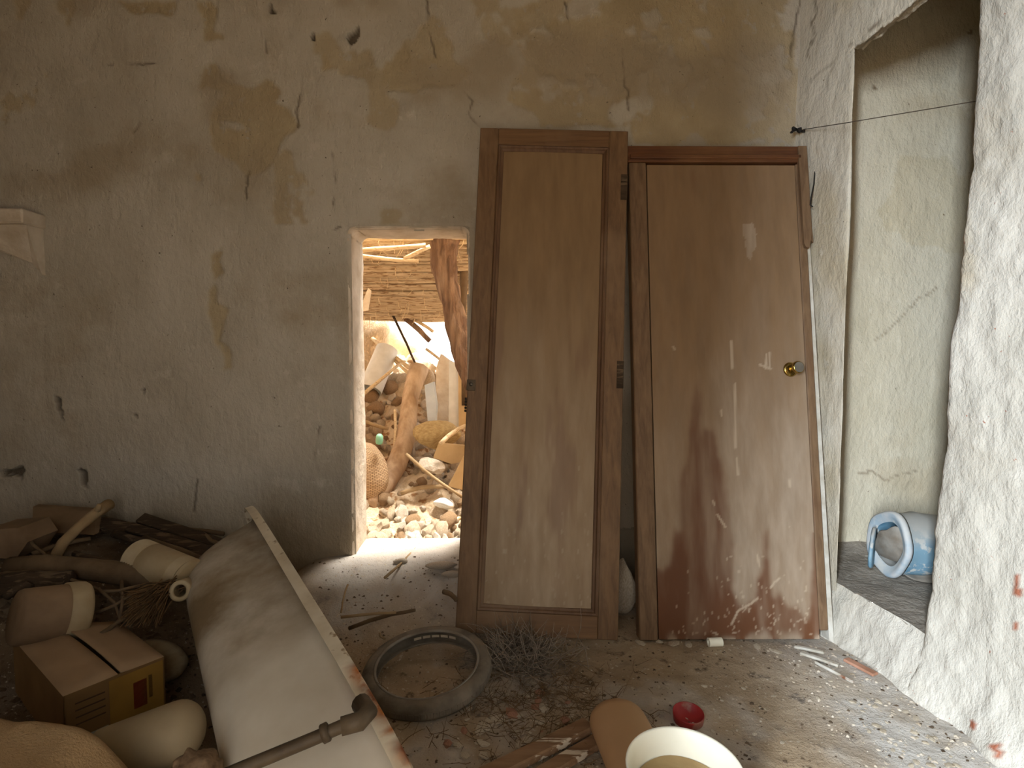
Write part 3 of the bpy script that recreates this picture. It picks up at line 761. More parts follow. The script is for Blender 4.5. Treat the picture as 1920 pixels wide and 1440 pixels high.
# broken casing strip on the right, ending in a splintered tip
q1 = on_door(M2, 1507, 468); 
b = MB(); poly = [(hw2 - .034, h2 - .004), (hw2 + .002, h2 - .004), (hw2 + .004, q1.y + .08), (hw2 - .002, q1.y + .03), (hw2 - .010, q1.y), (hw2 - .024, q1.y + .006), (hw2 - .030, q1.y + .02)]
b.prism([M2 @ Vector((x, y, .004)) for x, y in poly], M2.col[2].to_3d(), .016); b.build('casing_strip', MAT['post2'], D2)
b = MB(); poly = [(hw2 + .002, q1.y + .16), (hw2 + .014, q1.y + .15), (hw2 + .018, q1.y + .03), (hw2 + .012, q1.y + .035), (hw2 + .004, q1.y + .06)]
b.prism([M2 @ Vector((x, y, -.01)) for x, y in poly], M2.col[2].to_3d(), .012); b.build('casing_splinter', MAT['post2'], D2)
# painted outer edge
b = MB(); poly = [(hw2 - .006, 0), (hw2 + .012, -.012), (hw2 + .010, .5), (hw2 + .005, q1.y + .02), (hw2 - .006, q1.y + .02)]
b.prism([M2 @ Vector((x, y, -.050)) for x, y in poly], M2.col[2].to_3d(), .050); b.build('painted_edge', MAT['paintedge'], D2)
# leaf
RUN = [
 [(1248,1190),(1255,1080),(1262,1020),(1280,985),(1278,900),(1290,830),(1300,760),(1308,715),(1318,760),(1312,830),(1322,800),(1330,812),(1338,795),(1345,808),(1352,860),(1362,960),(1370,1000),(1372,1100),(1385,1135),(1398,1140),(1420,1125),(1424,1080),(1432,1010),(1442,985),(1440,1040),(1450,1100),(1470,1130),(1500,1150),(1540,1165),(1550,1198),(1240,1200)],
 [(1520,1195),(1520,1100),(1522,1020),(1530,980),(1540,1040),(1548,1120),(1552,1198)],
 [(1205,1200),(1205,1070),(1220,1050),(1235,1060),(1262,1060),(1262,1200)],
 [(1297,320),(1303,316),(1309,345),(1306,372),(1298,360)],
]
PATCH = [(1392,420),(1412,418),(1420,440),(1414,470),(1408,488),(1402,484),(1398,455)]
SCR = [[(1378,720),(1379,840)], [(1381,860),(1384,890)], [(1336,940),(1340,946)], [(1345,965),(1360,988)], [(1372,1170),(1384,1145),(1408,1132),(1420,1122)], [(1445,1102),(1452,1092),(1462,1084)],
       [(1437,665),(1436,690)], [(1443,662),(1443,692)], [(1425,684),(1445,692)], [(1371,640),(1373,690)], [(1420,1040),(1424,1062)], [(1480,900),(1481,912)], [(1262,650),(1265,655)], [(1352,770),(1353,780)]]
def GRID(c, gx, gy):
    nx = len(np.unique(np.round(gx, 6))); g = c.reshape(nx, -1).copy()
    for _ in range(6): g[1:-1, 1:-1] = (g[1:-1, 1:-1] * 2 + g[2:, 1:-1] + g[:-2, 1:-1] + g[1:-1, 2:] + g[1:-1, :-2]) / 6
    return g.reshape(-1)
def paint2(gx, gy, px, py):
    jx = px + 14 * fbm(gx * 30, gy * 6, 4, 150); jy = py + 60 * fbm(gx * 34, gy * 2, 3, 151)
    cl = np.zeros_like(gx)
    for k, q in enumerate(RUN): cl[inpoly(jx, jy if k != 3 else py, q)] = 1 if k != 3 else .6
    m_ = GRID(cl, gx, gy)
    cl = m_
    cl *= np.clip(.62 + 1.1 * fbm(gx * 26, gy * 4, 4, 153) + .35 * smooth(.5, .1, gy), .1, 1)
    n = fbm(gx * 14, gy * 3, 4, 152)
    dust = np.clip((.16 + .62 * smooth(1.35, .45, gy - .45 * gx + .5 * n)) * (1 - .25 * smooth(-.05, -.2, gx)), 0, 1)
    dust = np.maximum(dust, inpoly(px + 8 * fbm(gx * 50, gy * 50, 2, 5), py, PATCH) * .7)
    sc = np.zeros_like(gx)
    for s in SCR: sc = np.maximum(sc, .75 * (1 - smooth(1.2, 2.8, segdist(px, py, s))))
    r = np.random.RandomState(4)
    for k in range(120):
        x = r.uniform(-.25, .30); y = r.exponential(.10) + .02; l = r.uniform(.0025, .0045)
        sc = np.maximum(sc, (np.hypot(gx - x, (gy - y) * .7) < l) * r.uniform(.3, .7))
    return {'dust': dust, 'clean': cl, 'scratch': sc}
lx0, lx1 = -hw2 + PL + .004, hw2 - PR_ - .003
leaf = link_mesh('door_leaf', leaf_grid('door_leaf', M2, lx0, lx1, .004, h2 - HB - .010, 0.0, .04, MAT['leaf2'], paint2, .006), D2)
# brass lock rose and knob
q = on_door(M2, 1484, 691)
Mk = M2 @ Matrix.Translation((q.x - .004, q.y - .004, 0))
b = MB(); b.lathe([(.0, .007), (.022, .007), (.028, .005), (.030, 0)], Mk, 28); rose = b.build('lock_rose', MAT['brass'], leaf, True)
Mk2 = Mk @ Matrix.Translation((.004, .004, 0)) @ Matrix.Rotation(math.radians(8), 4, 'Y')
b = MB(); b.lathe([(.012, .004), (.012, .022), (.020, .028), (.025, .036), (.025, .044), (.0225, .049), (.021, .0492)], Mk2, 28); b.build('knob', MAT['brass'], leaf, True)
b = MB(); b.lathe([(.0, .0478), (.0195, .0488), (.0212, .0490)], Mk2, 28); b.build('knob_face', MAT['knobface'], leaf, True)
# wall plugs with mortar still on the frame edge
for i, (x, y) in enumerate(((1541, 745), (1546, 760), (1553, 892), (1558, 902), (1570, 1050))):
    p = on_door(M2, x, y); b = MB()
    c = M2 @ Vector((hw2 + .010, p.y, -.035)); b.tube([c, c + M2.col[0].to_3d() * .016, c + M2.col[0].to_3d() * .022], [.003, .0045, .002], 6); b.build('fixing_nail', MAT['paintedge'], D2)
# black cable hanging from the head
b = MB(); pts = [(1524, 292), (1528, 320), (1526, 345), (1521, 370), (1519, 384), (1524, 388)]
b.tube([at(x, y, YB - .10 - (y - 292) * .0006) for x, y in pts], .0028, 6); 
cb = b.build('hanging_cable', MAT['black'], None, True); tag(cb, 'short black cable hanging from the corner of the door frame', 'cable')

# ================================================================== things in the room
import bmesh
def rock_mesh(name, seed, mat, sub=2, rough=.35, sq=(1, 1, 1), flat=False):
    bm = bmesh.new(); bmesh.ops.create_icosphere(bm, subdivisions=sub, radius=1)
    r = random.Random(seed)
    pl = [(Vector((r.uniform(-1, 1), r.uniform(-1, 1), r.uniform(-1, 1))).normalized(), r.uniform(.55, .9)) for _ in range(9)]
    for v in bm.verts:
        for n, d in pl:
            k = v.co.dot(n)
            if k > d: v.co -= n * (k - d) * .85
        v.co *= 1 + rough * float(fbm(np.array([v.co.x * 1.7 + seed]), np.array([v.co.y * 1.7 + v.co.z * 2.3]), 3, seed)[0])
        v.co = Vector((v.co.x * sq[0], v.co.y * sq[1], v.co.z * sq[2]))
    me = bpy.data.meshes.new(name); bm.to_mesh(me); bm.free()
    if not flat: me.polygons.foreach_set('use_smooth', np.ones(len(me.polygons), bool))
    me.materials.append(mat); return me
def put(name, me, loc, scale, rot=None, label=None, cat=None, group=None, parent=None):
    o = bpy.data.objects.new(name, me); COL.objects.link(o)
    o.location = loc; o.scale = scale if hasattr(scale, '__len__') else (scale,) * 3
    o.rotation_euler = rot or (random.uniform(0, 6), random.uniform(0, 6), random.uniform(0, 6))
    reg(o, Matrix.Identity(4))
    return tag(o, label, cat, group)
def curve_pts(a, b, n=6, bend=.03, seed=None):
    r = random.Random(seed) if seed is not None else random
    a = Vector(a); b = Vector(b); off = Vector((r.uniform(-1, 1), r.uniform(-1, 1), r.uniform(-.6, 1))) * bend
    return [a.lerp(b, i / (n - 1)) + off * math.sin(math.pi * i / (n - 1)) + Vector((r.uniform(-1, 1), r.uniform(-1, 1), r.uniform(-1, 1))) * bend * .12 for i in range(n)]
def stick(name, a, b, r, mat, label, cat='stick', group=None, bend=.02, n=7, k=8, taper=.8, jit=.06, seed=1):
    m = MB(); pts = curve_pts(a, b, n, bend, seed)
    m.tube(pts, [r * (1 - (1 - taper) * i / (n - 1)) for i in range(n)], k, jit=jit)
    o = m.build(name, mat, None, True); return tag(o, label, cat, group)

# --- bathtub lying on its long side
NR = at(792, 1452, .90); FR = at(460, 921, 2.20)
ex = (FR - NR).normalized(); Lt = (FR - NR).length + .03
side = Vector((-ex.y, ex.x, 0)).normalized()
if side.x > 0: side = -side                       # towards the left and the camera
up = Vector((0, 0, 1)); down = -(up - ex * up.dot(ex)).normalized()
TILT = math.radians(-14)
eyv = (down * math.cos(TILT) + side * math.sin(TILT)).normalized(); eyv = (eyv - ex * eyv.dot(ex)).normalized()
ezv = ex.cross(eyv)
if ezv.dot(side) < 0: ezv = -ezv
WT, DT = .50, .29
MT = frame((NR + FR) / 2, ex, eyv, ezv)
def ring(inf, inn, iw, z, n=280, p=5.0):
    hl = (Lt - inf - inn) / 2; cx = (inn - inf) / 2; hwid = WT / 2 - iw
    th = np.linspace(0, 2 * math.pi, 2001); c, s = np.cos(th), np.sin(th); e = 2 / p
    Q = np.stack([cx + hl * np.sign(c) * np.abs(c) ** e, WT / 2 + hwid * np.sign(s) * np.abs(s) ** e], -1)
    L = np.concatenate([[0], np.cumsum(np.hypot(*np.diff(Q, axis=0).T))]); t = np.linspace(0, L[-1], n + 1)[:-1]
    return [MT @ Vector((x, y, z)) for x, y in zip(np.interp(t, L, Q[:, 0]), np.interp(t, L, Q[:, 1]))]
def loft(rings, cap=True):
    m = MB(); n = len(rings[0])
    for r in rings: m.v += r
    for i in range(len(rings) - 1):
        for k in range(n): m.f.append((i * n + k, i * n + (k + 1) % n, (i + 1) * n + (k + 1) % n, (i + 1) * n + k))
    if cap:
        m.f.append(tuple((len(rings) - 1) * n + k for k in range(n)))
    return m
tub = thing('bathtub', 'white enamel bathtub tipped on its side with a rust-stained rim', 'bathtub', (NR + FR) / 2 - Vector((0, 0, .4)))
rr = [ring(.05, .05, .045, .004)]
for k in range(1, 15):
    t = k / 14; z = DT * math.sin(t * math.pi / 2) ** .9
    cor = .12 * (1 - math.cos(t * math.pi / 2)) ** 2.2
    rr.append(ring(.06 + .20 * t ** 1.2 + cor, .05 + .07 * t + cor, .047 + .035 * t + cor * .75, z))
rr += [ring(.46, .30, .20, DT + .002), ring(.62, .5, .24, DT + .003)]
sh = loft(rr).build('basin_shell', MAT['enamel'], tub, True)
va = np.array([(MT.inverted() @ v.co)[:] for v in sh.data.vertices])
dirt = np.clip(smooth(-.30, .25, va[:, 0] + .5 * fbm(va[:, 0] * 4, va[:, 1] * 4, 4, 240)) * .95 + .15, 0, 1)  # brown dirt, with the darker shading of the far end put into it
a_ = sh.data.attributes.new('dirt', 'FLOAT', 'POINT'); a_.data.foreach_set('value', dirt.astype(np.float32))
sm = sh.modifiers.new('thickness', 'SOLIDIFY'); sm.thickness = .004; sm.offset = -1
rim = loft([ring(.048, .048, .043, .014), ring(.048, .048, .043, .0), ring(.004, .004, .002, -.003), ring(0, 0, 0, .0), ring(0, 0, 0, .026), ring(.003, .003, .003, .026), ring(.006, .006, .006, .006), ring(.043, .043, .040, .006)], False)
ro = rim.build('rim', MAT['enamelrust'], tub, True, 40)
va = np.array([v.co[:] for v in ro.data.vertices]); qx, qy = proj(va); dn = 14 * fbm(va[:, 0] * 30, va[:, 2] * 30, 3, 7)
rust = np.zeros(len(va))
for cx_r, cy_r, rr_ in ((676, 1262, 20), (688, 1285, 20), (704, 1312, 26), (716, 1335, 16), (760, 1398, 18), (772, 1416, 20), (735, 1365, 10)): rust = np.maximum(rust, smooth(rr_ * 1.5, rr_ * .5, np.hypot(qx - cx_r, qy - cy_r) + dn))
a_ = ro.data.attributes.new('rust', 'FLOAT', 'POINT'); a_.data.foreach_set('value', rust.astype(np.float32))
pp = [(676, 1318, 1.035), (690, 1336, 1.005), (676, 1352, .985), (640, 1362, .975), (590, 1384, .960), (520, 1413, .945), (440, 1446, .93), (380, 1472, .92)]
b = MB(); b.tube([at(x, y, Y) for x, y, Y in pp[2:]], .0115, 10); dp = b.build('overflow_pipe', MAT['pipe'], tub, True)
b = MB(); b.tube([at(x, y, Y) for x, y, Y in pp[:4]], [.018, .0175, .017, .016], 12); b.build('pipe_elbow', MAT['pipe'], dp, True)
b = MB(); b.tube([at(616, 1371, .966), at(604, 1377, .963)], .0165, 10); b.build('coupling', MAT['pipe'], dp, True)
# --- tyre
tc = onz(803, 1262, .03)
Mt = Matrix.Translation(tc + Vector((0, 0, -.012))) @ Matrix.Rotation(math.radians(7), 4, 'X') @ Matrix.Rotation(math.radians(-3), 4, 'Y') @ Matrix.Diagonal((1, 1, .66, 1))
R0 = .218
prof = [(.172, .080), (.176, .086), (.186, .089), (.200, .086), (.211, .076), (.217, .060), (.218, .044), (.217, .028), (.211, .012), (.200, .003), (.186, 0), (.176, .003), (.172, .009), (.174, .013), (.186, .008), (.199, .011), (.207, .020), (.2115, .044), (.207, .068), (.199, .078), (.186, .081), (.174, .077)]
ty = thing('tyre', 'dusty black tyre lying flat on the dirt floor', 'tyre', tc - Vector((0, 0, .03)))
b = MB(); b.lathe(prof, Mt, 72, True); b.build('tyre_casing', MAT['tyre'], ty, True)
b = MB()
for k in range(72):
    a = 2 * math.pi * k / 72
    Mq = Mt @ Matrix.Rotation(a, 4, 'Z'); b.box(.2165, .2185, -.0075, .0075, .030, .058, Mq, bev=.001)
b.build('tread', MAT['tyre'], ty)
b = MB(); b.lathe([(.171, .078), (.1735, .083), (.178, .0865), (.175, .0895), (.169, .085), (.168, .079)], Mt, 64, True); b.build('bead', MAT['rustgrey'], ty, True)
for k in range(5):
    b = MB(); a0 = math.radians(62 + k * 11); b.v = []; n = 6
    for i in range(n):
        a = a0 + math.radians(9) * i / (n - 1)
        for (r, z) in ((.1705, .046), (.1705, .060), (.1725, .060), (.1725, .046)): b.v.append(Mt @ Vector((r * math.cos(a), r * math.sin(a), z)))
    for i in range(n - 1):
        for q in range(4): b.f.append((i * 4 + q, i * 4 + (q + 1) % 4, (i + 1) * 4 + (q + 1) % 4, (i + 1) * 4 + q))
    b.f += [(0, 1, 2, 3), tuple((n - 1) * 4 + q for q in (3, 2, 1, 0))]
    b.build('pale_strip', MAT['chip'], ty)
# --- foreground right: beige bottle, basin, red cap
def capsule(name, a, b_, r, mat, flat=.62, n=28, parent=None):
    a = Vector(a); b_ = Vector(b_); M = basis(a, b_ - a, (0, 0, 1)); L = (b_ - a).length
    prof = [(.001, 0)] + [(r * math.sin(t), r * .8 * (1 - math.cos(t))) for t in np.linspace(.15, math.pi / 2, 8)] + [(r, L * .5), (r * .99, L - r * .5)] + [(r * math.cos(t), L - r * .5 + r * .5 * math.sin(t)) for t in np.linspace(.2, math.pi / 2 - .02, 6)]
    m = MB(); m.lathe(prof, M @ Matrix.Diagonal((flat, 1, 1, 1)), n); return m
a_ = onz(1146, 1318, .075); b_ = onz(1238, 1500, .085); a_.z = .06; b_.z = .06
bt = capsule('x', a_, b_, .083, None, .70).build('plastic_bottle', MAT['beige'], None, True)
tag(bt, 'smooth beige round-ended plastic bottle lying behind the white basin', 'bottle')
bz = .235; bc = onz(1281, 1434, bz); Rb = 113 / 1050 * bc.y
bas = thing('basin', 'round cream-white plastic basin holding dried mud, at the front edge', 'basin', (bc.x, bc.y, 0))
Mb = Matrix.Translation((bc.x, bc.y, .0)) @ Matrix.Rotation(math.radians(3), 4, 'X')
b = MB(); b.lathe([(.001, .012), (Rb * .70, .012), (Rb * .74, .02), (Rb * .93, bz - .012), (Rb * .98, bz - .004), (Rb * 1.0, bz), (Rb * .985, bz + .004), (Rb * .955, bz), (Rb * .90, bz - .02), (Rb * .72, .03), (.001, .026)], Mb, 56); b.build('basin_shell', MAT['bowl'], bas, True)
b = MB(); b.lathe([(.001, bz - .062), (Rb * .5, bz - .058), (Rb * .80, bz - .066), (Rb * .845, bz - .056)], Mb, 48, wob=lambda t, z: 1 + .012 * math.sin(5 * t)); b.build('mud_filling', MAT['dirtfill'], bas, True)
rc = onz(1290, 1352, .0); Rr = 29 / 1050 * rc.y
b = MB(); z0 = fz(rc.x, rc.y) - .004
b.lathe([(.001, .005), (Rr * .9, .005), (Rr * .97, .03), (Rr, .031), (Rr * 1.02, .028), (Rr * .95, 0), (.001, 0)], Matrix.Translation((rc.x, rc.y, z0)) @ Matrix.Rotation(math.radians(6), 4, 'X'), 32)
o = b.build('bottle_cap', MAT['red'], None, True); tag(o, 'small round red plastic lid on the floor behind the basin', 'lid')
# --- planks by the bottle
def plank(name, a, b_, w, th, mat, label, cat='plank', tilt=0.0, lift=.0):
    a = Vector(a); b_ = Vector(b_); d = (b_ - a); L = d.length
    M = basis(a, d, (-d.y, d.x, 0)) @ Matrix.Rotation(tilt, 4, 'Z')
    m = MB(); m.box(-w / 2, w / 2, -th, 0 + .0, 0, L, M, bev=min(.004, th * .3)); o = m.build(name, mat); return tag(o, label, cat)
plank('plank', onz(880, 1462, .035), onz(1105, 1352, .035), .052, .024, MAT['plank'], 'pale worn plank on the floor pointing at the beige bottle')
plank('plank', onz(960, 1478, .025), onz(1122, 1382, .025), .045, .020, MAT['plank'], 'narrow plank next to the beige bottle, nearest the camera')
# --- dry brush
def brush(name, C, n, seed, spread, L, mat, rad=.0011, lean=Vector((0, 0, 0)), zup=.5):
    r = random.Random(seed); m = MB()
    for k in range(n):
        a = Vector((C[0] + r.gauss(0, spread[0]), C[1] + r.gauss(0, spread[1]), 0)); a.z = fz(a.x, a.y) + r.uniform(-.004, .015)
        d = (Vector((r.gauss(0, .7), r.gauss(0, .7), abs(r.gauss(0, zup)))) + lean).normalized() * r.uniform(*L)
        c = a + d; c.z = max(c.z, fz(c.x, c.y) + .002)
        m.tube(curve_pts(a, c, 5, .02, r.random()), [rad, rad * .9, rad * .8, rad * .6, rad * .4], 4, cap=False)
        if r.random() < .5:
            q = a.lerp(c, .5); e = q + Vector((r.gauss(0, .04), r.gauss(0, .04), r.uniform(0, .04))); m.tube([q, e], [rad * .7, rad * .4], 3, cap=False)
    return m.build(name, mat, None, True)
C1 = onz(975, 1240, 0)
o = brush('dry_brush', C1, 420, 3, (.075, .065), (.06, .18), MAT['twig'], .0016, Vector((-.3, -.15, .1)))
tag(o, 'tangled grey dry twigs heaped against the tyre and the panelled door', 'brush', None, 'stuff')
C2 = onz(1010, 1330, 0)
o = brush('straw_litter', C2, 380, 5, (.17, .12), (.03, .10), MAT['broom'], .0011, Vector((0, 0, 0)), .12)
tag(o, 'scattered brown straw and stalks on the floor in front of the tyre', 'litter', None, 'stuff')
# --- pale lump behind the panelled door
q = at(1168, 1140, 2.30)
o = put('plaster_lump', rock_mesh('plaster_lump', 9, MAT['chip'], 3, .25), (q.x + .004, 2.33, .125), (.065, .06, .135), (0, .06, .3), 'rounded pale plaster lump standing behind the right edge of the panelled door', 'rubble')
# --- line across the alcove opening
ln = thing('clothesline', 'thin rusty wire stretched from a dark knot across the alcove opening', 'wire', at(1500, 245, 2.46))
b = MB(); b.tube([at(1506, 243, 2.43), at(1586, 230.5, 2.12), at(1700, 211.5, 1.98), at(1835, 189, 1.86)], .0016, 5); b.build('wire', MAT['wire'], ln)
b = MB(); r_ = random.Random(4)
for k in range(7):
    p = at(1484 + k * 5, 248 - 3 * math.sin(k) - k * .9, 2.447); b.tube([p, p + Vector((r_.uniform(-.012, .02), r_.uniform(-.02, .004), r_.uniform(-.012, .012)))], [r_.uniform(.006, .012), .005], 6, jit=.3)
b.build('knot', MAT['black'], ln, True)
# --- crushed blue drum in the alcove
ax = Vector((.99, .02, -.05)).normalized(); Rd = .122
c0 = at(1668, 990, 2.26); c0.z = .205 + Rd + .012
Md = basis(c0, ax, (0, 0, 1))
dr = thing('metal_drum', 'crushed faded-blue metal drum lying on the alcove step', 'drum', (c0.x, c0.y, .2))
def wobd(t, z): return 1 + .05 * math.sin(2 * t + 1 + z * 9) + .03 * math.sin(5 * t + z * 20) - (.09 * math.exp(-((t - 2.9) / .5) ** 2) * min(1, z * 8))
b = MB(); b.lathe([(Rd, .0), (Rd * .985, .02), (Rd * .97, .06), (Rd * 1.01, .10), (Rd * .97, .14), (Rd * .96, .22), (Rd * 1.0, .27), (Rd * .96, .31), (Rd * .95, .40)], Md, 48, wob=wobd); sh = b.build('drum_shell', MAT['blue'], dr, True)
sm = sh.modifiers.new('thickness', 'SOLIDIFY'); sm.thickness = .003
b = MB(); b.lathe([(Rd * .70, -.002), (Rd * .84, -.008), (Rd * .97, -.016), (Rd * 1.04, -.012), (Rd * 1.055, 0), (Rd * 1.03, .012), (Rd * .97, .008), (Rd * .80, .004)], Md, 48, wob=lambda t, z: wobd(t, 0) * (1 + .02 * math.sin(3 * t))); b.build('drum_rim', MAT['bluerim'], dr, True)
Ml = Md @ Matrix.Translation((.0, .01, .01)) @ Matrix.Rotation(.35, 4, 'X') @ Matrix.Rotation(.25, 4, 'Y')
b = MB(); b.lathe([(.001, .006), (Rd * .35, .010), (Rd * .55, .004), (Rd * .62, .0), (Rd * .60, -.006), (.001, -.002)], Ml, 32, wob=lambda t, z: 1 + .2 * math.sin(2 * t) + .08 * math.sin(5 * t)); b.build('bent_lid', MAT['rustgrey'], dr, True)
Ml = Md @ Matrix.Translation((-.034, -.035, -.040)) @ Matrix.Rotation(-.7, 4, 'X')
b = MB(); b.lathe([(.001, -.002), (Rd * .60, -.003), (Rd * .66, -.008), (Rd * .70, 0), (Rd * .66, .006), (.001, .002)], Ml, 40, wob=lambda t, z: 1 + .05 * math.sin(3 * t + 1) + .02 * math.sin(11 * t)); b.build('torn_flange', MAT['blue'], dr, True)
b = MB(); n = 12
for i in range(n):
    t = i / (n - 1); w = math.sin(math.pi * t) ** .6
    for j in range(4):
        s = j / 3; p = Md @ Vector((-Rd * (.86 + .20 * s * w), Rd * (.35 + .35 * s), .03 + .30 * t)); p.z = max(p.z, .208 + .012 * (3 - j) * w); b.v.append(p)
for i in range(n - 1):
    for j in range(3): b.f.append((i * 4 + j, i * 4 + j + 1, (i + 1) * 4 + j + 1, (i + 1) * 4 + j))
o = b.build('torn_skirt', MAT['rustgrey'], dr, True); s_ = o.modifiers.new('thickness', 'SOLIDIFY'); s_.thickness = .003

# ------------------------------------------------------------------ junk heap on the left
# leaning board and blocks at the wall
def slab(name, poly_px, Y, n, th, mat, label, cat, Ys=None):
    P_ = [at(x, y, (Ys[i] if Ys else Y)) for i, (x, y) in enumerate(poly_px)]
    m = MB(); m.prism(P_, n, th); o = m.build(name, mat); return tag(o, label, cat)
slab('board', [(62, 950), (182, 958), (176, 1003), (60, 996)], 2.30, (0, 1, .1), .03, MAT['drum'], 'broad brown board propped on the wall behind the pale stick', 'board', [2.40, 2.40, 2.26, 2.26])
slab('adobe_block', [(0, 992), (34, 990), (52, 1016), (30, 1048), (-30, 1046), (-30, 994)], 2.05, (0, 1, 0), .14, MAT['drum'], 'reddish brown adobe block at the left edge of the junk heap', 'block')
st = thing('forked_stick', 'pale bent stick standing in the junk heap against the wall', 'stick', at(105, 1045, 2.08))
b = MB(); b.tube([at(100, 1050, 2.08), at(118, 1018, 2.12), at(148, 988, 2.18), at(180, 962, 2.26), at(205, 945, 2.34)], [.019, .020, .019, .021, .024], 10, jit=.04); b.build('stem', MAT['stick'], st, True)
b = MB(); b.tube([at(180, 964, 2.26), at(184, 953, 2.25), at(187, 946, 2.25)], [.012, .011, .009], 8, jit=.05); b.build('side_twig', MAT['stick'], st, True)
for i, (x0, y0, x1, y1, Ya_, Yb_, w) in enumerate(((262, 968, 436, 1026, 2.36, 2.22, .05), (240, 985, 420, 1040, 2.30, 2.14, .045), (300, 1018, 432, 1052, 2.22, 2.10, .04))):
    lab = ['uppermost of the three dark thin boards slanting below the wall beside the bathtub', 'middle one of the three dark thin boards slanting beside the bathtub', 'lowest of the three dark thin boards, just behind the ribbed canister'][i]
    plank('timber', at(x0, y0, Ya_), at(x1, y1, Yb_), w, .02, MAT['darkwood'], lab, 'board', .5)
plank('timber', at(185, 975, 2.36), at(300, 1004, 2.28), .07, .03, MAT['darkwood'], 'short dark plank end beside the top of the pale stick', 'plank', .3)
lg = MB(); lg.tube([at(20, 1062, 1.95), at(90, 1060, 1.94), at(170, 1066, 1.92), at(240, 1076, 1.90), at(320, 1092, 1.88)], [.034, .038, .036, .040, .036], 12, jit=.08); o = lg.build('log', MAT['branch'], None, True); tag(o, 'rough brown log lying across the junk heap below the pale stick', 'log')
lg = MB(); lg.tube([at(-20, 1100, 1.85), at(60, 1094, 1.84), at(130, 1088, 1.83)], [.035, .04, .03], 10, jit=.15); o = lg.build('log', MAT['darkwood'], None, True); tag(o, 'dark short log at the left edge above the dusty drum', 'log')
# ribbed canister
a_, b_ = at(256, 1044, 1.97), at(362, 1088, 1.86); M_ = basis(a_, b_ - a_, (0, 0, 1)); L_ = (b_ - a_).length; rc_ = .067
prof = [(.001, 0), (rc_ * .8, 0), (rc_ * .95, .008)]
for k in range(5): prof += [(rc_, .014 + k * .012), (rc_ * .90, .020 + k * .012)]
prof += [(rc_, .078), (rc_, L_ - .065)]
for k in range(4): prof += [(rc_, L_ - .060 + k * .010), (rc_ * .915, L_ - .055 + k * .010)]
prof += [(rc_, L_ - .016), (rc_ * .93, L_ - .004), (rc_ * .7, L_), (.001, L_)]
b = MB(); b.lathe(prof, M_, 36); o = b.build('ribbed_canister', MAT['cream'], None, True, 50); tag(o, 'cream ribbed plastic canister lying on the junk heap', 'canister')
# pipe end
a_, b_ = at(337, 1108, 1.74), at(368, 1096, 1.90); M_ = basis(a_, b_ - a_, (0, 0, 1))
b = MB(); b.lathe([(.019, 0), (.025, -.002), (.031, .0), (.033, .004), (.033, .16), (.025, .16), (.021, .12), (.019, .006)], M_, 24, True); o = b.build('pipe_piece', MAT['cream'], None, True); tag(o, 'open cream pipe end sticking out beside the bathtub', 'pipe')
# straw broom
b = MB(); r_ = random.Random(8); p0 = at(325, 1100, 1.80)
for k in range(150):
    e = at(r_.uniform(225, 300), r_.uniform(1108, 1178), 1.66 + r_.uniform(-.03, .03)); s = p0 + Vector((r_.gauss(0, .012), r_.gauss(0, .012), r_.gauss(0, .012)))
    b.tube([s, s.lerp(e, .5) + Vector((0, 0, .012)), e], [.0028, .0026, .0018], 4, cap=False)
bm_ = thing('straw_broom', 'splayed brown straw broom head beside the bathtub', 'broom', at(300, 1150, 1.7))
b.build('bristles', MAT['broom'], bm_, True)
b = MB(); b.tube([at(330, 1096, 1.82), at(312, 1108, 1.775)], [.020, .022], 12); b.build('binding', MAT['darkwood'], bm_, True)
# bare branches
for i, pts in enumerate([[(150, 1095, 1.8), (185, 1105, 1.78), (215, 1130, 1.75), (228, 1170, 1.7)], [(170, 1110, 1.78), (220, 1108, 1.78), (262, 1098, 1.8)], [(180, 1150, 1.72), (215, 1135, 1.74), (250, 1112, 1.76)], [(228, 1090, 1.82), (230, 1130, 1.74), (222, 1172, 1.68)], [(60, 1078, 1.86), (130, 1086, 1.84), (175, 1100, 1.8)], [(50, 1000, 2.1), (62, 1022, 2.06), (85, 1040, 2.02)]]):
    b = MB(); b.tube([at(*p) for p in pts], [.006, .0055, .005, .004][:len(pts)], 6, jit=.1); o = b.build('branch', MAT['branch'], None, True)
    tag(o, ['thin bare branch curving down behind the carton', 'thin branch reaching from the log to the broom', 'short branch crossing in front of the broom straw', 'upright thin twig between the dusty drum and the broom', 'long thin branch lying below the rough log', 'small twig beside the reddish adobe block'][i], 'branch')
for i, (p, q, r, mk, lab) in enumerate((((0, 1080, 1.9), (120, 1072, 1.92), .012, 'branch', 'brown stick lying along the front of the rough log'), ((140, 1040, 2.02), (250, 1062, 2.0), .012, 'darkwood', 'dark stick poking out between the log and the canister'), ((60, 1040, 2.05), (170, 1010, 2.2), .010, 'branch', 'slim stick crossing behind the pale stick'), ((215, 1000, 2.25), (330, 1045, 2.12), .016, 'darkwood', 'dark stick under the slanting boards'), ((380, 1000, 2.3), (436, 1030, 2.2), .010, 'branch', 'short stick end at the tip of the dark boards'), ((10, 1120, 1.75), (60, 1100, 1.8), .012, 'darkwood', 'dark stub above the dusty bucket'), ((190, 1190, 1.62), (262, 1140, 1.72), .007, 'branch', 'thin stick slanting in front of the broom'), ((240, 985, 2.36), (420, 1000, 2.34), .012, 'branch', 'long stick lying along the wall above the dark boards'), ((270, 1010, 2.24), (410, 1062, 2.02), .014, 'branch', 'stick lying along the top of the ribbed canister'))):
    stick('stick', at(*p), at(*q), r, MAT[mk], lab, 'stick', bend=.02, seed=90 + i, jit=.12)
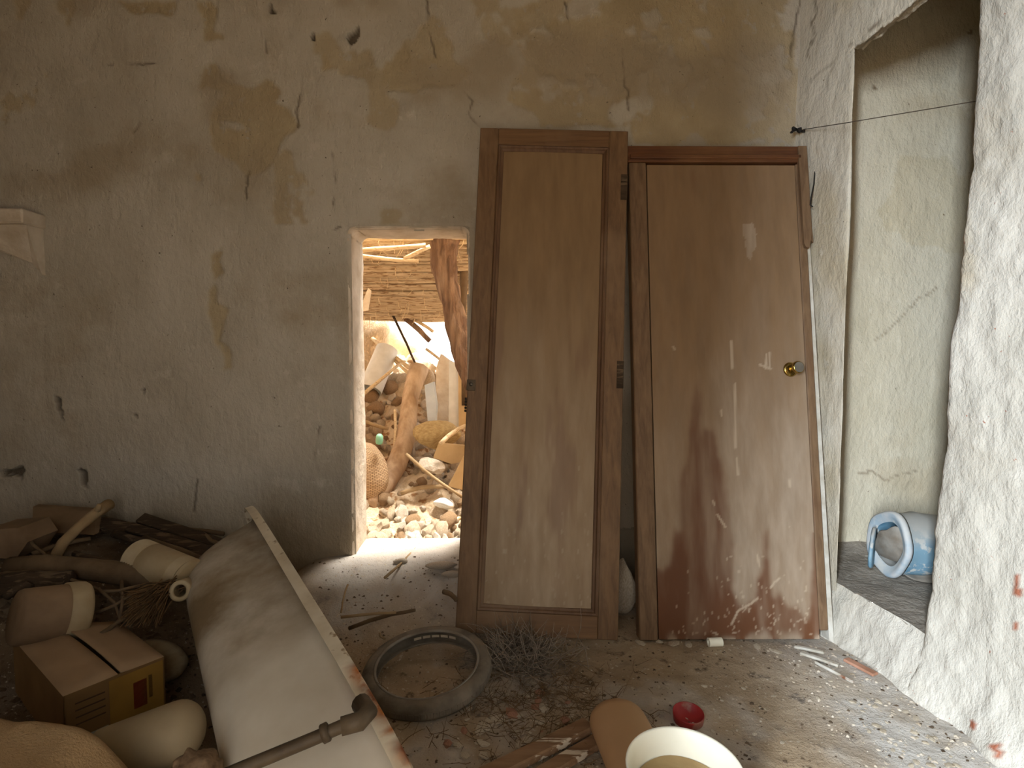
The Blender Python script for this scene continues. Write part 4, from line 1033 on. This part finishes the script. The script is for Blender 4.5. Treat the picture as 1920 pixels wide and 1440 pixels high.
# dusty drum
a_, b_ = at(28, 1158, 1.58), at(150, 1148, 1.70); M_ = basis(a_, b_ - a_, (0, 0, 1)); L_ = (b_ - a_).length; R_ = .088
dd_ = thing('dusty_bucket', 'dusty brown bucket lying on its side behind the carton', 'bucket', at(100, 1200, 1.62))
b = MB(); b.lathe([(.001, 0), (R_ * .85, 0), (R_ * .9, .01), (R_ * .98, L_ * .72)], M_, 36); b.build('bucket_shell', MAT['drum'], dd_, True)
b = MB(); b.lathe([(R_ * .97, L_ * .70), (R_ * 1.03, L_ * .71), (R_ * 1.05, L_ * .86), (R_ * 1.03, L_ * 1.0), (R_ * .96, L_ * 1.06), (R_ * .7, L_ * 1.1), (.001, L_ * 1.11)], M_, 36); b.build('bucket_lid', MAT['cream'], dd_, True)
# carton
C0 = at(118, 1306, 1.32); e1 = Vector((.60, .80, 0)).normalized(); e2 = Vector((-.80, .60, 0)).normalized()
bx = thing('carton', 'brown cardboard carton with a split top and ochre and red print', 'carton', C0 - Vector((0, 0, .24)))
A = C0; B = A + e1 * .225; Cc = B + e2 * .34 + Vector((0, 0, .0)); Dd = A + e2 * .46; hgt = .24; dz = Vector((0, 0, -hgt))
hgt = .24
nf = Vector((e1.y, -e1.x, 0)); nl = -e1
def quad(m, a, b_, c, d, n, th):
    m.prism([a, b_, c, d], n, th)
b = MB(); quad(b, A, B, B + dz, A + dz, -nf, .004); front_ = b.build('front_panel', MAT['boxside'], bx)
b = MB(); quad(b, A, Dd, Dd + dz, A + dz, e1, .004); b.build('side_panel', MAT['boxside'], bx)
b = MB(); quad(b, B, Cc, Cc + dz, B + dz, -e1, .004); b.build('side_panel', MAT['boxside'], bx)
b = MB(); quad(b, Dd, Cc, Cc + dz, Dd + dz, -e2, .004); b.build('back_panel', MAT['boxside'], bx)
mA, mD = A + e1 * .118, Dd + e1 * .10
def flap(a, b_, c, d, lift):
    m = MB(); n = 9
    for i in range(n):
        t = i / (n - 1); l = a.lerp(d, t); r2 = b_.lerp(c, t)
        for j in range(5):
            s = j / 4; m.v.append(l.lerp(r2, s) + Vector((0, 0, lift * s * math.sin(math.pi * (t * .8 + .1)) * s)))
    for i in range(n - 1):
        for j in range(4): m.f.append((i * 5 + j, i * 5 + j + 1, (i + 1) * 5 + j + 1, (i + 1) * 5 + j))
    return m
o = flap(A, mA - e1 * .003, mD - e1 * .003, Dd, .010).build('top_flap', MAT['boxtop'], bx, True); s_ = o.modifiers.new('thickness', 'SOLIDIFY'); s_.thickness = .004
o = flap(B, mA + e1 * .004, mD + e1 * .004, Cc, .018).build('top_flap', MAT['boxtop'], bx, True); s_ = o.modifiers.new('thickness', 'SOLIDIFY'); s_.thickness = .004
def print_on(x0, x1, y0, y1, mat, nm):
    m = MB(); p = [A + e1 * (.225 * u) + dz * v for u, v in ((x0, y0), (x1, y0), (x1, y1), (x0, y1))]
    m.prism([q + nf * .0008 for q in p], nf, .0006); return m.build(nm, mat, front_)
print_on(.42, .98, .03, .62, MAT['printyel'], 'ochre_print'); print_on(.66, .80, .16, .46, MAT['printred'], 'red_print'); print_on(.82, .86, .14, .40, MAT['printline'], 'print_bar')
print_on(.10, .40, .50, .74, MAT['printgrey'], 'paper_label')
for k in range(4): print_on(.10, .38, .12 + k * .075, .135 + k * .075, MAT['printline'], 'print_line')
# cushion behind the carton
cz = rock_mesh('cushion', 21, MAT['sheet'], 4, .10)
q = at(262, 1240, 1.66); put('cushion', cz, (q.x, q.y, q.z - .02), (.13, .085, .075), (0, .1, .5), 'pale stuffed cushion squeezed between the carton and the bathtub', 'cushion')
# jug
a_, b_ = at(385, 1352, 1.24), at(160, 1438, 1.16)
capsule('x', a_, b_, .07, None, .9).build('plastic_jug', MAT['sheet'], None, True)
tag(bpy.data.objects['plastic_jug'], 'greyish rounded plastic jug lying in front of the carton', 'jug')
# crumpled rag
q = at(375, 1425, 1.04); put('rag', rock_mesh('rag', 33, MAT['drum'], 4, .9), (q.x, q.y, q.z - .03), (.055, .05, .05), (.3, .2, .1), 'crumpled brown rag between the jug and the bathtub', 'rag')
# fleece mound at the front left corner
nx, ny = 70, 46; V = []
for i in range(nx):
    for j in range(ny):
        u = i / (nx - 1); v = j / (ny - 1); x = -1.28 + .74 * u; y = .60 + .52 * v
        top = .455 - .05 * smooth(.3, .8, u)
        e = (smooth(0, .18, u) * smooth(1, .62, u) * smooth(0, .2, v) * smooth(1, .78, v)) ** .6
        z = top * e + .02 * float(fbm(np.array([u * 5.]), np.array([v * 4.]), 4, 200)[0]) * e * 2
        V.append((x, y, float(z)))
o = link_mesh('fleece_blanket', mesh_np('fleece_blanket', np.array(V), grid_faces(nx, ny), MAT['cloth']))
tag(o, 'bunched ochre fleece blanket in the front left corner', 'blanket')

# ------------------------------------------------------------------ litter on the floor
CHIP = [rock_mesh('plaster_fragment', 50 + k, MAT['chip'], 1, .5, (1, .65, .28), True) for k in range(4)] + [rock_mesh('plaster_fragment', 60 + k, MAT['brick'], 1, .5, (1, .7, .4), True) for k in range(2)]
def on_floor(px, py, lift=.0):
    p = onz(px, py, 0)
    for _ in range(3): p = onz(px, py, fz(p.x, p.y))
    p.z += lift; return p
LAB = {'a': 'white plaster fragment strewn below the framed door', 'b': 'pale plaster fragment strewn in front of the tyre', 'c': 'white plaster fragment on the lit floor by the right wall', 'd': 'pale fragment on the dirt floor before the two doors'}
GRP = {'a': 'fragments below the framed door', 'b': 'fragments in front of the tyre', 'c': 'fragments by the right wall', 'd': 'fragments before the doors'}
FLM = {'a': [('the cream tube piece', 1340, 1212), ('the foot of the framed door', 1250, 1200), ('the white splinters', 1500, 1220)], 'b': [('the tyre', 803, 1280), ('the dry brush', 960, 1250), ('the pale plank', 1000, 1400), ('the beige bottle', 1140, 1340), ('the middle of the straw litter', 960, 1345), ('the bathtub rim', 770, 1400), ('the front end of the pale plank', 890, 1440), ('the right end of the straw litter', 1060, 1320), ('the left end of the straw litter', 890, 1345)],
 'c': [('the white splinters', 1540, 1240), ('the step riser', 1620, 1270), ('the foot of the white pier', 1760, 1340), ('the lit patch on the floor', 1560, 1400)], 'd': [('the red lid', 1290, 1346), ('the white basin', 1285, 1400), ('the framed door', 1350, 1215), ('the panelled door', 1100, 1210), ('the white splinters', 1500, 1235), ('the beige bottle', 1140, 1330)]}
spots = [('a', x, y, s, e) for x, y, s, e in ((1200,1206,.030,.4),(1262,1208,.040,.3),(1290,1210,.028,.3),(1236,1204,.022,.5),(1420,1214,.022,.4),(1455,1222,.025,.4))]
spots += [('b', x, y, s, e) for x, y, s, e in ((930,1348,.050,.4),(905,1366,.040,.5),(960,1340,.032,.4),(1010,1300,.020,.8),(1035,1298,.020,.8),(985,1305,.020,.8),(918,1302,.022,.8),(948,1304,.020,.8),(1000,1352,.012,.7),(870,1372,.016,.9),(880,1330,.018,.6),(1020,1330,.028,.5),(840,1395,.022,.6),(1060,1350,.024,.5),(905,1395,.026,.5),(990,1390,.03,.4))]
r_ = random.Random(12)
spots += [('b', r_.uniform(850, 1090), r_.uniform(1298, 1420), r_.choice((.008, .012, .016, .022)), .5) for k in range(44)]
for k in range(34):
    x = r_.uniform(1530, 1800); y = 1235 + (x - 1530) * .62 + r_.uniform(-20, 110)
    spots.append(('c', x, min(y, 1436), r_.uniform(.006, .017), .5))
for k in range(30): spots.append(('d', r_.uniform(1080, 1480), r_.uniform(1215, 1400), r_.uniform(.005, .013), .5))
for g, x, y, s, e in spots:
    p = on_floor(x, y, s * .10)
    if p.x > RX(p.y) - .03: continue
    me = CHIP[r_.randrange(4) if g != 'b' else r_.randrange(6)]
    LM = FLM[g]; px_, py_ = x, y
    nm, lx, ly = min(LM, key=lambda q: math.hypot(q[1] - px_, (q[2] - py_) * 1.6))
    rel = ('left of ' if px_ < lx - 25 else 'right of ' if px_ > lx + 25 else 'in front of ' if py_ > ly else 'behind ')
    szw = 'large ' if s > .026 else 'middling ' if s > .0125 else 'small ' if s > .0085 else 'tiny '
    mw = 'pinkish brick' if me in CHIP[4:] else 'pale plaster'
    put('plaster_fragment', me, p, (s, s, s * e * 2), (r_.uniform(-.15, .15), r_.uniform(-.15, .15), r_.uniform(0, 6)), szw + mw + ' fragment ' + rel + nm, 'fragment', GRP[g])
# long white splinters beside the framed door
SPL = [((1488,1216),(1545,1228),.018,'thick short white splinter lying by the corner of the framed door'), ((1500,1228),(1572,1252),.020,'long white splinter pointing from the framed door to the step'), ((1528,1246),(1600,1284),.010,'thin white splinter lying in front of the step'), ((1585,1240),(1642,1270),.030,'flat pinkish board scrap against the step riser')]
for (p, q, w, lab) in SPL:
    a_, b_ = on_floor(*p, .014), on_floor(*q, .014); plank('splinter', a_, b_, w, .010, MAT['paintedge'] if 'white' in lab else MAT['brick'], lab, 'splinter')
# small white tube end under the framed door
a_ = on_floor(1328, 1212, .016); b_ = on_floor(1353, 1211, .016)
M_ = basis(a_, b_ - a_, (0, 0, 1)); b = MB(); b.lathe([(.010, 0), (.0165, 0), (.0165, (b_ - a_).length), (.010, (b_ - a_).length)], M_, 20, True); o = b.build('tube_piece', MAT['bowl'], None, True, 50); tag(o, 'short cream tube piece lying below the framed door', 'tube')
# sticks on the floor by the sill
SK = [((640,1160),(742,1152),.006,'straight pale stick on the mound beside the bathtub rim'), ((655,1182),(778,1148),.008,'dark-ended stick crossing the mound in front of the doorway'), ((722,1086),(800,1003),.006,'slim cane lying over the doorway sill'), ((652,1098),(640,1150),.004,'short upright straw beside the bathtub rim'), ((712,1188),(722,1200),.004,'tiny pale stub just behind the tyre'), ((832,1115),(856,1130),.010,'dark stub beside the foot of the panelled door')]
for i, (p, q, r, lab) in enumerate(SK):
    a_, b_ = on_floor(*p, r), on_floor(*q, r)
    if i == 2: b_ = at(800, 1003, 2.78)
    stick('stick', a_, b_, r, MAT['branch'] if i in (1, 5) else MAT['stick'], lab, bend=.008, seed=i)
# flat white slabs on the sill
for i, (x, y, sx, sy, lab) in enumerate(((828, 1064, .075, .034, 'long flat white plaster slab on the doorway sill'), (846, 1080, .045, .022, 'smaller flat plaster slab in front of the long one on the sill'), (752, 1055, .035, .02, 'rounded white plaster cake in the middle of the sill'))):
    p = on_floor(x, y); p.y = min(p.y, 2.62)
    put('plaster_slab', rock_mesh('plaster_slab', 70 + i, MAT['stone2'], 2, .3, (1, 1, 1)), (p.x, p.y, p.z + .008), (sx, sy, .016), (0, 0, .1 * i), lab, 'slab')
# fine chips and straw: nobody could count these
def chips(name, n, region, size, mat, label, seed):
    r = np.random.RandomState(seed); V = []; F = []
    x = r.uniform(region[0], region[1], n); y = r.uniform(region[2], region[3], n); ok = x < RX(y) - .02; x = x[ok]; y = y[ok]; n = len(x)
    z = floor_z(x, y); s = size[0] + (size[1] - size[0]) * r.rand(n) ** 3; a = r.uniform(0, 6.28, n)
    base = np.array([(1, 0, 0), (.2, .8, 0), (-.9, .3, 0), (-.4, -.8, 0), (.1, .0, .55)])
    P_ = base[None] * s[:, None, None] * (0.6 + .8 * r.rand(n, 5, 3)); ca, sa = np.cos(a)[:, None], np.sin(a)[:, None]
    X_ = P_[..., 0] * ca - P_[..., 1] * sa + x[:, None]; Y_ = P_[..., 0] * sa + P_[..., 1] * ca + y[:, None]; Z_ = P_[..., 2] + z[:, None] - .001
    V = np.stack([X_, Y_, Z_], -1).reshape(-1, 3)
    f = np.array([(0, 1, 4), (1, 2, 4), (2, 3, 4), (3, 0, 4)]); F = (f[None] + 5 * np.arange(n)[:, None, None]).reshape(-1, 3)
    o = link_mesh(name, mesh_np(name, V, F, mat, False), bpy.data.objects['floor']); tag(o, label, None, None, 'stuff')
chips('plaster_crumbs', 5200, (-.95, 1.45, .9, 2.48), (.0015, .008), MAT['chip'], 'fine pale plaster crumbs all over the dirt floor', 1)
chips('dark_crumbs', 4200, (-1.1, 1.4, .9, 2.48), (.002, .010), MAT['chipdk'], 'fine dark litter and clods all over the dirt floor', 2)
chips('white_crumbs', 1800, (.95, 1.45, .9, 2.25), (.002, .010), MAT['stone2'], 'fine white plaster crumbs along the foot of the right wall', 3)
chips('heap_litter', 3600, (-2.4, -.95, 1.0, 2.48), (.003, .018), MAT['chipdk'], 'dark loose litter filling the junk heap', 4)

# ================================================================== the ruined room beyond the doorway
def ruin_base(y):
    return np.interp(y, [2.4, 2.66, 2.75, 3.0, 3.4, 4.0, 4.6, 5.6, 7], [.17, .175, .17, .29, .50, .88, 1.02, .95, .8])
def ruin_z(x, y):
    x = np.asarray(x, float); y = np.asarray(y, float)
    return ruin_base(y) + smooth(2.66, 2.9, y) * (.10 * fbm(x * 3, y * 3, 4, 210) + .09 * fbm(x * 11, y * 11, 4, 211) + .03 * np.abs(fbm(x * 30, y * 30, 3, 212))) - .10 * smooth(-.5, .2, x) * smooth(3, 4, y)
def rz(x, y): return float(ruin_z(np.array([x]), np.array([y]))[0])
ux = np.linspace(-2.4, 1.2, 241); uy = np.linspace(2.69, 6.6, 280)
UX, UY = np.meshgrid(ux, uy, indexing='ij')
Zr = ruin_z(UX, UY); Zr = np.where(UY < 2.74, np.where((UX > DL - .04) & (UX < DR + .04), Zr, -.02), Zr)
o = link_mesh('ground_rubble', mesh_np('ground_rubble', np.stack([UX, UY, Zr], -1).reshape(-1, 3), grid_faces(241, 280), MAT['soil']), None, False); o['kind'] = 'structure'
# broken walls
def broken_wall(name, P0, P1, th, top, seed, mat):
    P0 = Vector(P0); P1 = Vector(P1); n = 60; d = (P1 - P0); nrm = Vector((-d.y, d.x, 0)).normalized(); m = MB()
    for i in range(n):
        t = i / (n - 1); p = P0 + d * t; h = top(t) + .10 * float(fbm(np.array([t * 9.]), np.array([seed * 1.]), 4, seed)[0])
        for j in range(14):
            s = j / 13; z = h * s; k = .05 * float(fbm(np.array([t * 8.]), np.array([z * 5.]), 4, seed + 2)[0])
            m.v.append(p - nrm * (th / 2 + k) + Vector((0, 0, z)))
        for j in range(14):
            s = 1 - j / 13; m.v.append(p + nrm * th / 2 + Vector((0, 0, h * s * .98)))
    for i in range(n - 1):
        for j in range(27): m.f.append((i * 28 + j, i * 28 + j + 1, (i + 1) * 28 + j + 1, (i + 1) * 28 + j))
    m.f += [tuple(range(28)), tuple((n - 1) * 28 + j for j in range(28))[::-1]]
    o = m.build(name, mat, None, True); o['kind'] = 'structure'; return o
broken_wall('wall_ruin_far', (-3.0, 5.4, .0), (-.80, 5.0, .0), .35, lambda t: 2.1 - .95 * t ** 2, 220, MAT['adobe'])
broken_wall('wall_ruin_left', (-1.75, 2.8, .0), (-1.75, 5.3, .0), .35, lambda t: 1.35 - .2 * t, 221, MAT['adobe'])
broken_wall('wall_ruin_right', (.75, 5.6, .0), (.75, 2.8, .0), .35, lambda t: .9 + .2 * t, 222, MAT['adobe'])
# sagging cane roof
cr_ = thing('cane_roof', 'sagging collapsed roof of bundled canes seen through the doorway', 'roof', (-.5, 3.4, 1.5))
NR_ = 64; r_ = random.Random(30)
for k in range(NR_):
    t = k / (NR_ - 1); Y_ = 3.12 + 1.08 * t; z_ = 1.775 - .375 * t + .03 * math.sin(t * 9)
    x0, x1 = -1.55 + r_.uniform(-.15, .2), .45 + r_.uniform(-.2, .2)
    if k < 8 and k % 2: x1 = -.62 + r_.uniform(-.1, .2)
    sag = r_.uniform(-.012, .012); tw = r_.uniform(-.03, .03) + (.045 if k < 10 else .01)
    ra = (.0165 if k < 10 else .013) * r_.uniform(.8, 1.15)
    pts = [Vector((x0 + (x1 - x0) * s, Y_ + .02 * math.sin(s * 3 + k), z_ + sag + tw * (s - .5) - .05 * math.sin(math.pi * s) * t)) for s in np.linspace(0, 1, 9)]
    m = MB(); m.tube(pts, [ra * (1 + (.12 if i % 3 == 1 else 0)) for i in range(9)], 7); m.build('cane', MAT['cane'] if k < 9 else MAT['canedk'], cr_, True)
m = MB(); nx, ny = 40, 30
for i in range(nx):
    for j in range(ny):
        u = i / (nx - 1); v = j / (ny - 1); m.v.append(Vector((-1.6 + 2.1 * u, 3.11 + 1.10 * v, 1.80 - .375 * v + .03 * math.sin(v * 9) - .05 * math.sin(math.pi * u) * v + .02 * float(fbm(np.array([u * 12]), np.array([v * 12]), 3, 9)[0]))))
for i in range(nx - 1):
    for j in range(ny - 1): m.f.append((i * ny + j, i * ny + j + 1, (i + 1) * ny + j + 1, (i + 1) * ny + j))
o = m.build('mud_layer', MAT['soil'], cr_, True); s_ = o.modifiers.new('thickness', 'SOLIDIFY'); s_.thickness = .05; s_.offset = 1
m = MB()
for k in range(90):
    v = r_.random(); x = r_.uniform(-1.1, -.1); Y_ = 3.13 + 1.06 * v; z_ = 1.765 - .375 * v - .02; l = r_.uniform(.02, .09)
    m.tube([(x, Y_, z_ + .01), (x + r_.uniform(-.01, .01), Y_ - .01, z_ - l * .5), (x + r_.uniform(-.03, .03), Y_ - .01, z_ - l)], [.0025, .002, .0012], 4, cap=False)
o = m.build('hanging_straw', MAT['cane'], cr_, True); o['kind'] = 'stuff'
# loose canes under the roof
for i, (p, q, r, Ya_, Yb_, lab) in enumerate((
    ((662, 478), (785, 490), .011, 3.04, 3.06, 'broken pale cane hanging level just under the roof'), ((662, 470), (798, 460), .013, 3.02, 3.05, 'thick pale cane just below the doorway lintel'),
    ((758, 485), (806, 462), .012, 3.06, 3.08, 'short cane slanting up towards the tree trunk post'))):
    stick('cane', at(*p, Ya_), at(*q, Yb_), r, MAT['cane'], lab, 'cane', bend=.006, seed=40 + i, taper=.95)
# posts
m = MB(); tp = [(838, 430, 3.20), (830, 480, 3.2), (838, 530, 3.19), (850, 580, 3.18), (860, 630, 3.16), (873, 680, 3.14), (893, 730, 3.1), (915, 800, 3.05), (930, 980, 3.0)]
P_ = [at(*p) for p in tp]; rad = [.088, .075, .062, .058, .060, .058, .055, .055, .055]; P2 = []; R2 = []
for i in range(len(P_) - 1):
    for s in (0, .25, .5, .75): P2.append(P_[i].lerp(P_[i + 1], s)); R2.append(rad[i] + (rad[i + 1] - rad[i]) * s)
m.tube(P2 + [P_[-1]], R2 + [rad[-1]], 20, jit=.13); o = m.build('trunk_post', MAT['bark'], None, True); tag(o, 'rough brown tree-trunk post leaning under the cane roof', 'post')
m = MB(); m.tube([at(868, 440, 3.5), at(870, 520, 3.5), at(866, 600, 3.48), at(872, 760, 3.45)], [.03, .026, .024, .026], 10, jit=.15); o = m.build('branch_post', MAT['branch'], None, True); tag(o, 'thin grey branch post standing right behind the tree-trunk post', 'post')
m = MB(); lp_ = [(786, 690, 3.62), (778, 715, 3.56), (770, 745, 3.5), (765, 790, 3.4), (757, 835, 3.3), (742, 875, 3.2), (720, 908, 3.1), (704, 930, 3.04), (692, 952, 2.98)]
m.tube([at(*p) for p in lp_], [.062, .058, .050, .052, .055, .058, .060, .056, .040], 16, jit=.06); o = m.build('bent_log', MAT['log'], None, True); tag(o, 'pale bent log rising out of the rubble beyond the doorway', 'log')
# adobe stub, hanging paper, white pipe
put('adobe_stub', rock_mesh('adobe_stub', 81, MAT['adobe'], 3, .5), at(698, 632, 4.35), (.13, .12, .27), (0, .2, 0), 'crumbling brown adobe stub hanging below the left end of the cane roof', 'adobe')
m = MB(); m.prism([at(x, y, 3.35) for x, y in ((690, 540), (696, 545), (690, 582), (676, 584), (680, 565))], (.2, 1, 0), .006); o = m.build('paper_strip', MAT['stone2'], None); tag(o, 'torn white paper strip hanging from the cane roof', 'paper')
a_, b_ = at(726, 655, 3.98), at(694, 732, 3.80); M_ = basis(a_, b_ - a_, (1, 0, 0)); L_ = (b_ - a_).length
m = MB(); m.lathe([(.078, 0), (.080, L_), (.074, L_), (.072, 0)], M_, 28, True); o = m.build('white_pipe', MAT['whitepl'], None, True, 50); tag(o, 'wide white plastic pipe lying in the rubble left of the bent log', 'pipe')
# white boards on the right
for i, (poly, Y_, mat, lab) in enumerate((
    ([(796, 722), (812, 716), (818, 760), (816, 792), (802, 792)], 3.42, 'bluepl', 'bluish white plastic strip right of the bent log'),
    ([(818, 690), (826, 664), (842, 676), (841, 800), (816, 800)], 3.50, 'stone2', 'stained white panel with a broken top behind the yellow block'),
    ([(842, 676), (858, 684), (860, 800), (841, 800)], 3.46, 'whitepl', 'upright white board next to the stained panel'),
    ([(859, 690), (872, 696), (876, 800), (860, 800)], 3.44, 'card', 'cream board at the right edge of the doorway view'))):
    m = MB(); m.prism([at(x, y, Y_) for x, y in poly], (.25, 1, 0), .03); o = m.build('board', MAT[mat]); tag(o, lab, 'board')
put('stone_block', rock_mesh('stone_block', 83, MAT['yellow'], 3, .2, (1, 1, 1)), at(822, 816, 3.25), (.155, .10, .085), (0, .05, .1), 'large yellowish block lying under the white boards', 'block')
for i, (poly, Y_, mat, lab) in enumerate((
    ([(822, 832), (872, 836), (876, 864), (846, 870), (812, 858)], 3.10, 'card', 'flat cardboard scrap in front of the yellow block'),
    ([(872, 850), (884, 860), (874, 920), (840, 912)], 3.02, 'card', 'slanting cardboard sheet beside the panelled door edge'))):
    m = MB(); m.prism([at(x, y, Y_) for x, y in poly], (.1, 1, .4), .012); o = m.build('cardboard_scrap', MAT[mat]); tag(o, lab, 'cardboard')
put('plaster_block', rock_mesh('plaster_block', 84, MAT['stone2'], 2, .3, (1, .8, .7), True), at(812, 876, 3.06), (.095, .08, .065), (.2, .3, .2), 'angular pinkish white plaster block beneath the cardboard scrap', 'block')
put('ceramic_shard', rock_mesh('ceramic_shard', 85, MAT['whitepl'], 3, .1), at(832, 944, 2.93), (.058, .04, .028), (.3, .2, .1), 'smooth cream shard half buried in the rubble', 'shard')
put('plaster_chunk', rock_mesh('plaster_chunk', 86, MAT['stone2'], 2, .4), at(800, 1018, 2.80), (.03, .02, .022), (0, .5, .3), 'small white plaster chunk at the back edge of the sill', 'fragment')
put('plaster_chunk', rock_mesh('plaster_chunk', 87, MAT['stone2'], 2, .4), at(853, 1010, 2.82), (.022, .02, .05), (0, .1, .3), 'upright white plaster chunk by the panelled door edge', 'fragment')
# woven sack
nu, nv = 48, 30; V = []; uvs = []
cs = at(690, 882, 3.05)
for i in range(nu):
    for j in range(nv):
        th = 2 * math.pi * i / (nu - 1); ph = math.pi * j / (nv - 1)
        r = 1 + .10 * float(fbm(np.array([math.cos(th) * 2 + 3]), np.array([math.sin(th) * 2 + ph * 2]), 3, 230)[0])
        w = math.sin(ph) ** .6 * (1 - .35 * smooth(.75, .0, ph / math.pi))
        V.append((cs.x + .155 * r * w * math.cos(th) - .03, cs.y + .10 * r * w * math.sin(th), cs.z - .01 - .165 * math.cos(math.pi - ph) * r * 1.0)); uvs.append((th / 6.283, ph / 3.14))
me = mesh_np('woven_sack', np.array(V), grid_faces(nu, nv), MAT['sack']); ul = me.uv_layers.new(name='UVMap')
for lp in me.loops: ul.data[lp.index].uv = uvs[lp.vertex_index]
o = link_mesh('woven_sack', me); tag(o, 'filled woven sack standing at the left behind the doorway', 'sack')
m = MB(); m.lathe([(.001, 0), (.018, .002), (.020, .02), (.018, .045), (.010, .055), (.001, .056)], basis(at(711, 832, 3.0), (.1, -.2, 1)), 16); o = m.build('green_bottle_top', MAT['green'], None, True); tag(o, 'small mint green plastic top sticking up behind the woven sack', 'bottle')
# fallen canes and sticks in the ruin
CN = [((690, 628, 4.3), (792, 708, 3.7), .016, 'cane', 'long pale cane sloping down behind the bent log'), ((735, 588, 4.15), (792, 712, 3.75), .009, 'darkwood', 'thin dark rod sloping from the roof edge to the bent log'),
 ((742, 586, 4.2), (806, 640, 4.2), .022, 'bark', 'brown split lath hanging off the roof edge'), ((760, 592, 4.25), (812, 622, 4.2), .014, 'cane', 'pale lath hanging beside the brown split lath'),
 ((666, 752, 3.35), (752, 680, 3.75), .012, 'cane', 'slim cane lying in front of the white pipe'), ((700, 640, 4.3), (765, 700, 3.8), .012, 'cane', 'short cane sloping towards the white pipe'),
 ((762, 852, 3.05), (866, 932, 2.92), .010, 'stick', 'pale twig sloping across the plaster block'), ((826, 832, 3.02), (882, 796, 3.12), .014, 'cane', 'cane piece slanting up past the yellow block'),
 ((740, 768, 3.36), (738, 852, 3.26), .009, 'cane', 'thin cane standing upright left of the bent log'), ((668, 784, 3.25), (728, 804, 3.2), .012, 'stick', 'split cane lying above the woven sack'),
 ((760, 1014, 2.80), (868, 968, 2.92), .011, 'cane', 'cane lying across the rubble near the panelled door'), ((700, 998, 2.86), (790, 1008, 2.83), .005, 'stick', 'thin straw lying across the front rubble'), ((752, 925, 3.02), (835, 912, 3.02), .013, 'stick', 'flat stick half buried below the plaster block'),
 ((664, 812, 3.2), (690, 850, 3.12), .03, 'log', 'short thick stub leaning above the woven sack'), ((800, 655, 4.0), (858, 700, 3.7), .01, 'cane', 'cane sloping in front of the white boards')]
for i, (p, q, r, mk, lab) in enumerate(CN): stick('cane' if mk == 'cane' else 'stick', at(*p), at(*q), r, MAT[mk], lab, 'cane' if mk == 'cane' else 'stick', bend=.012, seed=60 + i, taper=.85, k=7)
m = MB(); m.box(-.1, .6, -.05, .05, -.09, .09, basis(at(862, 600, 4.6), (0, .2, 1), (1, .1, 0)), bev=.01); o = m.build('beam', MAT['yellow']); tag(o, 'sunlit yellowish beam beyond the tree-trunk post', 'beam')
# rubble stones
RLM = [('the bent log', 760, 830), ('the foot of the bent log', 695, 950), ('the top of the bent log', 780, 710), ('the woven sack', 690, 880), ('the yellow block', 822, 816), ('the angular plaster block', 812, 876), ('the cream shard', 832, 944), ('the white pipe', 710, 700), ('the white boards', 835, 740), ('the back of the sill', 720, 1025), ('the cane on the front rubble', 810, 990), ('the middle of the front rubble', 750, 975), ('the split cane above the sack', 700, 790)]
KIND = [('rubble_stone', [rock_mesh('rubble_stone', 300 + k, MAT['stone'], 2, .95, (1, 1, 1), k % 3 == 0) for k in range(6)], 'sandy stone', 'sandy rubble stones'), ('plaster_stone', [rock_mesh('plaster_stone', 310 + k, MAT['stone2'], 2, .8, (1, .9, .8), True) for k in range(3)], 'white plastered stone', 'white rubble stones'), ('clod', [rock_mesh('clod', 320 + k, MAT['stone3'], 2, 1.0) for k in range(3)], 'brown clod', 'brown rubble clods')]
r_ = random.Random(44); cnt = 0
for k in range(470):
    Y_ = 2.75 + 1.9 * r_.random() ** (1.25 if k < 270 else 3.2); xl, xr = -.32 * Y_ - .05, -.055 * Y_; X_ = r_.uniform(xl, xr)
    s = r_.choice((.018, .024, .03, .036, .045, .06)) * (.8 + .25 * (Y_ - 2.7)); 
    kd = KIND[0] if r_.random() < .55 else KIND[r_.choice((1, 1, 2))]
    P3 = Vector((X_, Y_, rz(X_, Y_) + s * .25)); qx, qy = proj([P3[:]]); qx = float(qx[0]); qy = float(qy[0])
    nm, lx, ly = min(RLM, key=lambda q: math.hypot(q[1] - qx, q[2] - qy))
    rel = 'left of ' if qx < lx - 14 else 'right of ' if qx > lx + 14 else 'below ' if qy > ly else 'above '
    f3 = (r_.uniform(.8, 1.3), r_.uniform(.8, 1.2), r_.uniform(.6, .95))
    szw = 'big' if s > .055 else 'middling' if s > .038 else 'small' if s > .028 else 'tiny'
    shp = 'long' if f3[0] > f3[1] * 1.35 else 'flat' if f3[2] < .7 else 'rounded'
    put(kd[0], r_.choice(kd[1]), P3, (s * f3[0], s * f3[1], s * f3[2]), None, szw + ' ' + shp + ' ' + kd[2] + ' ' + rel + nm, 'stone' if kd[0] != 'clod' else 'clod', kd[3])
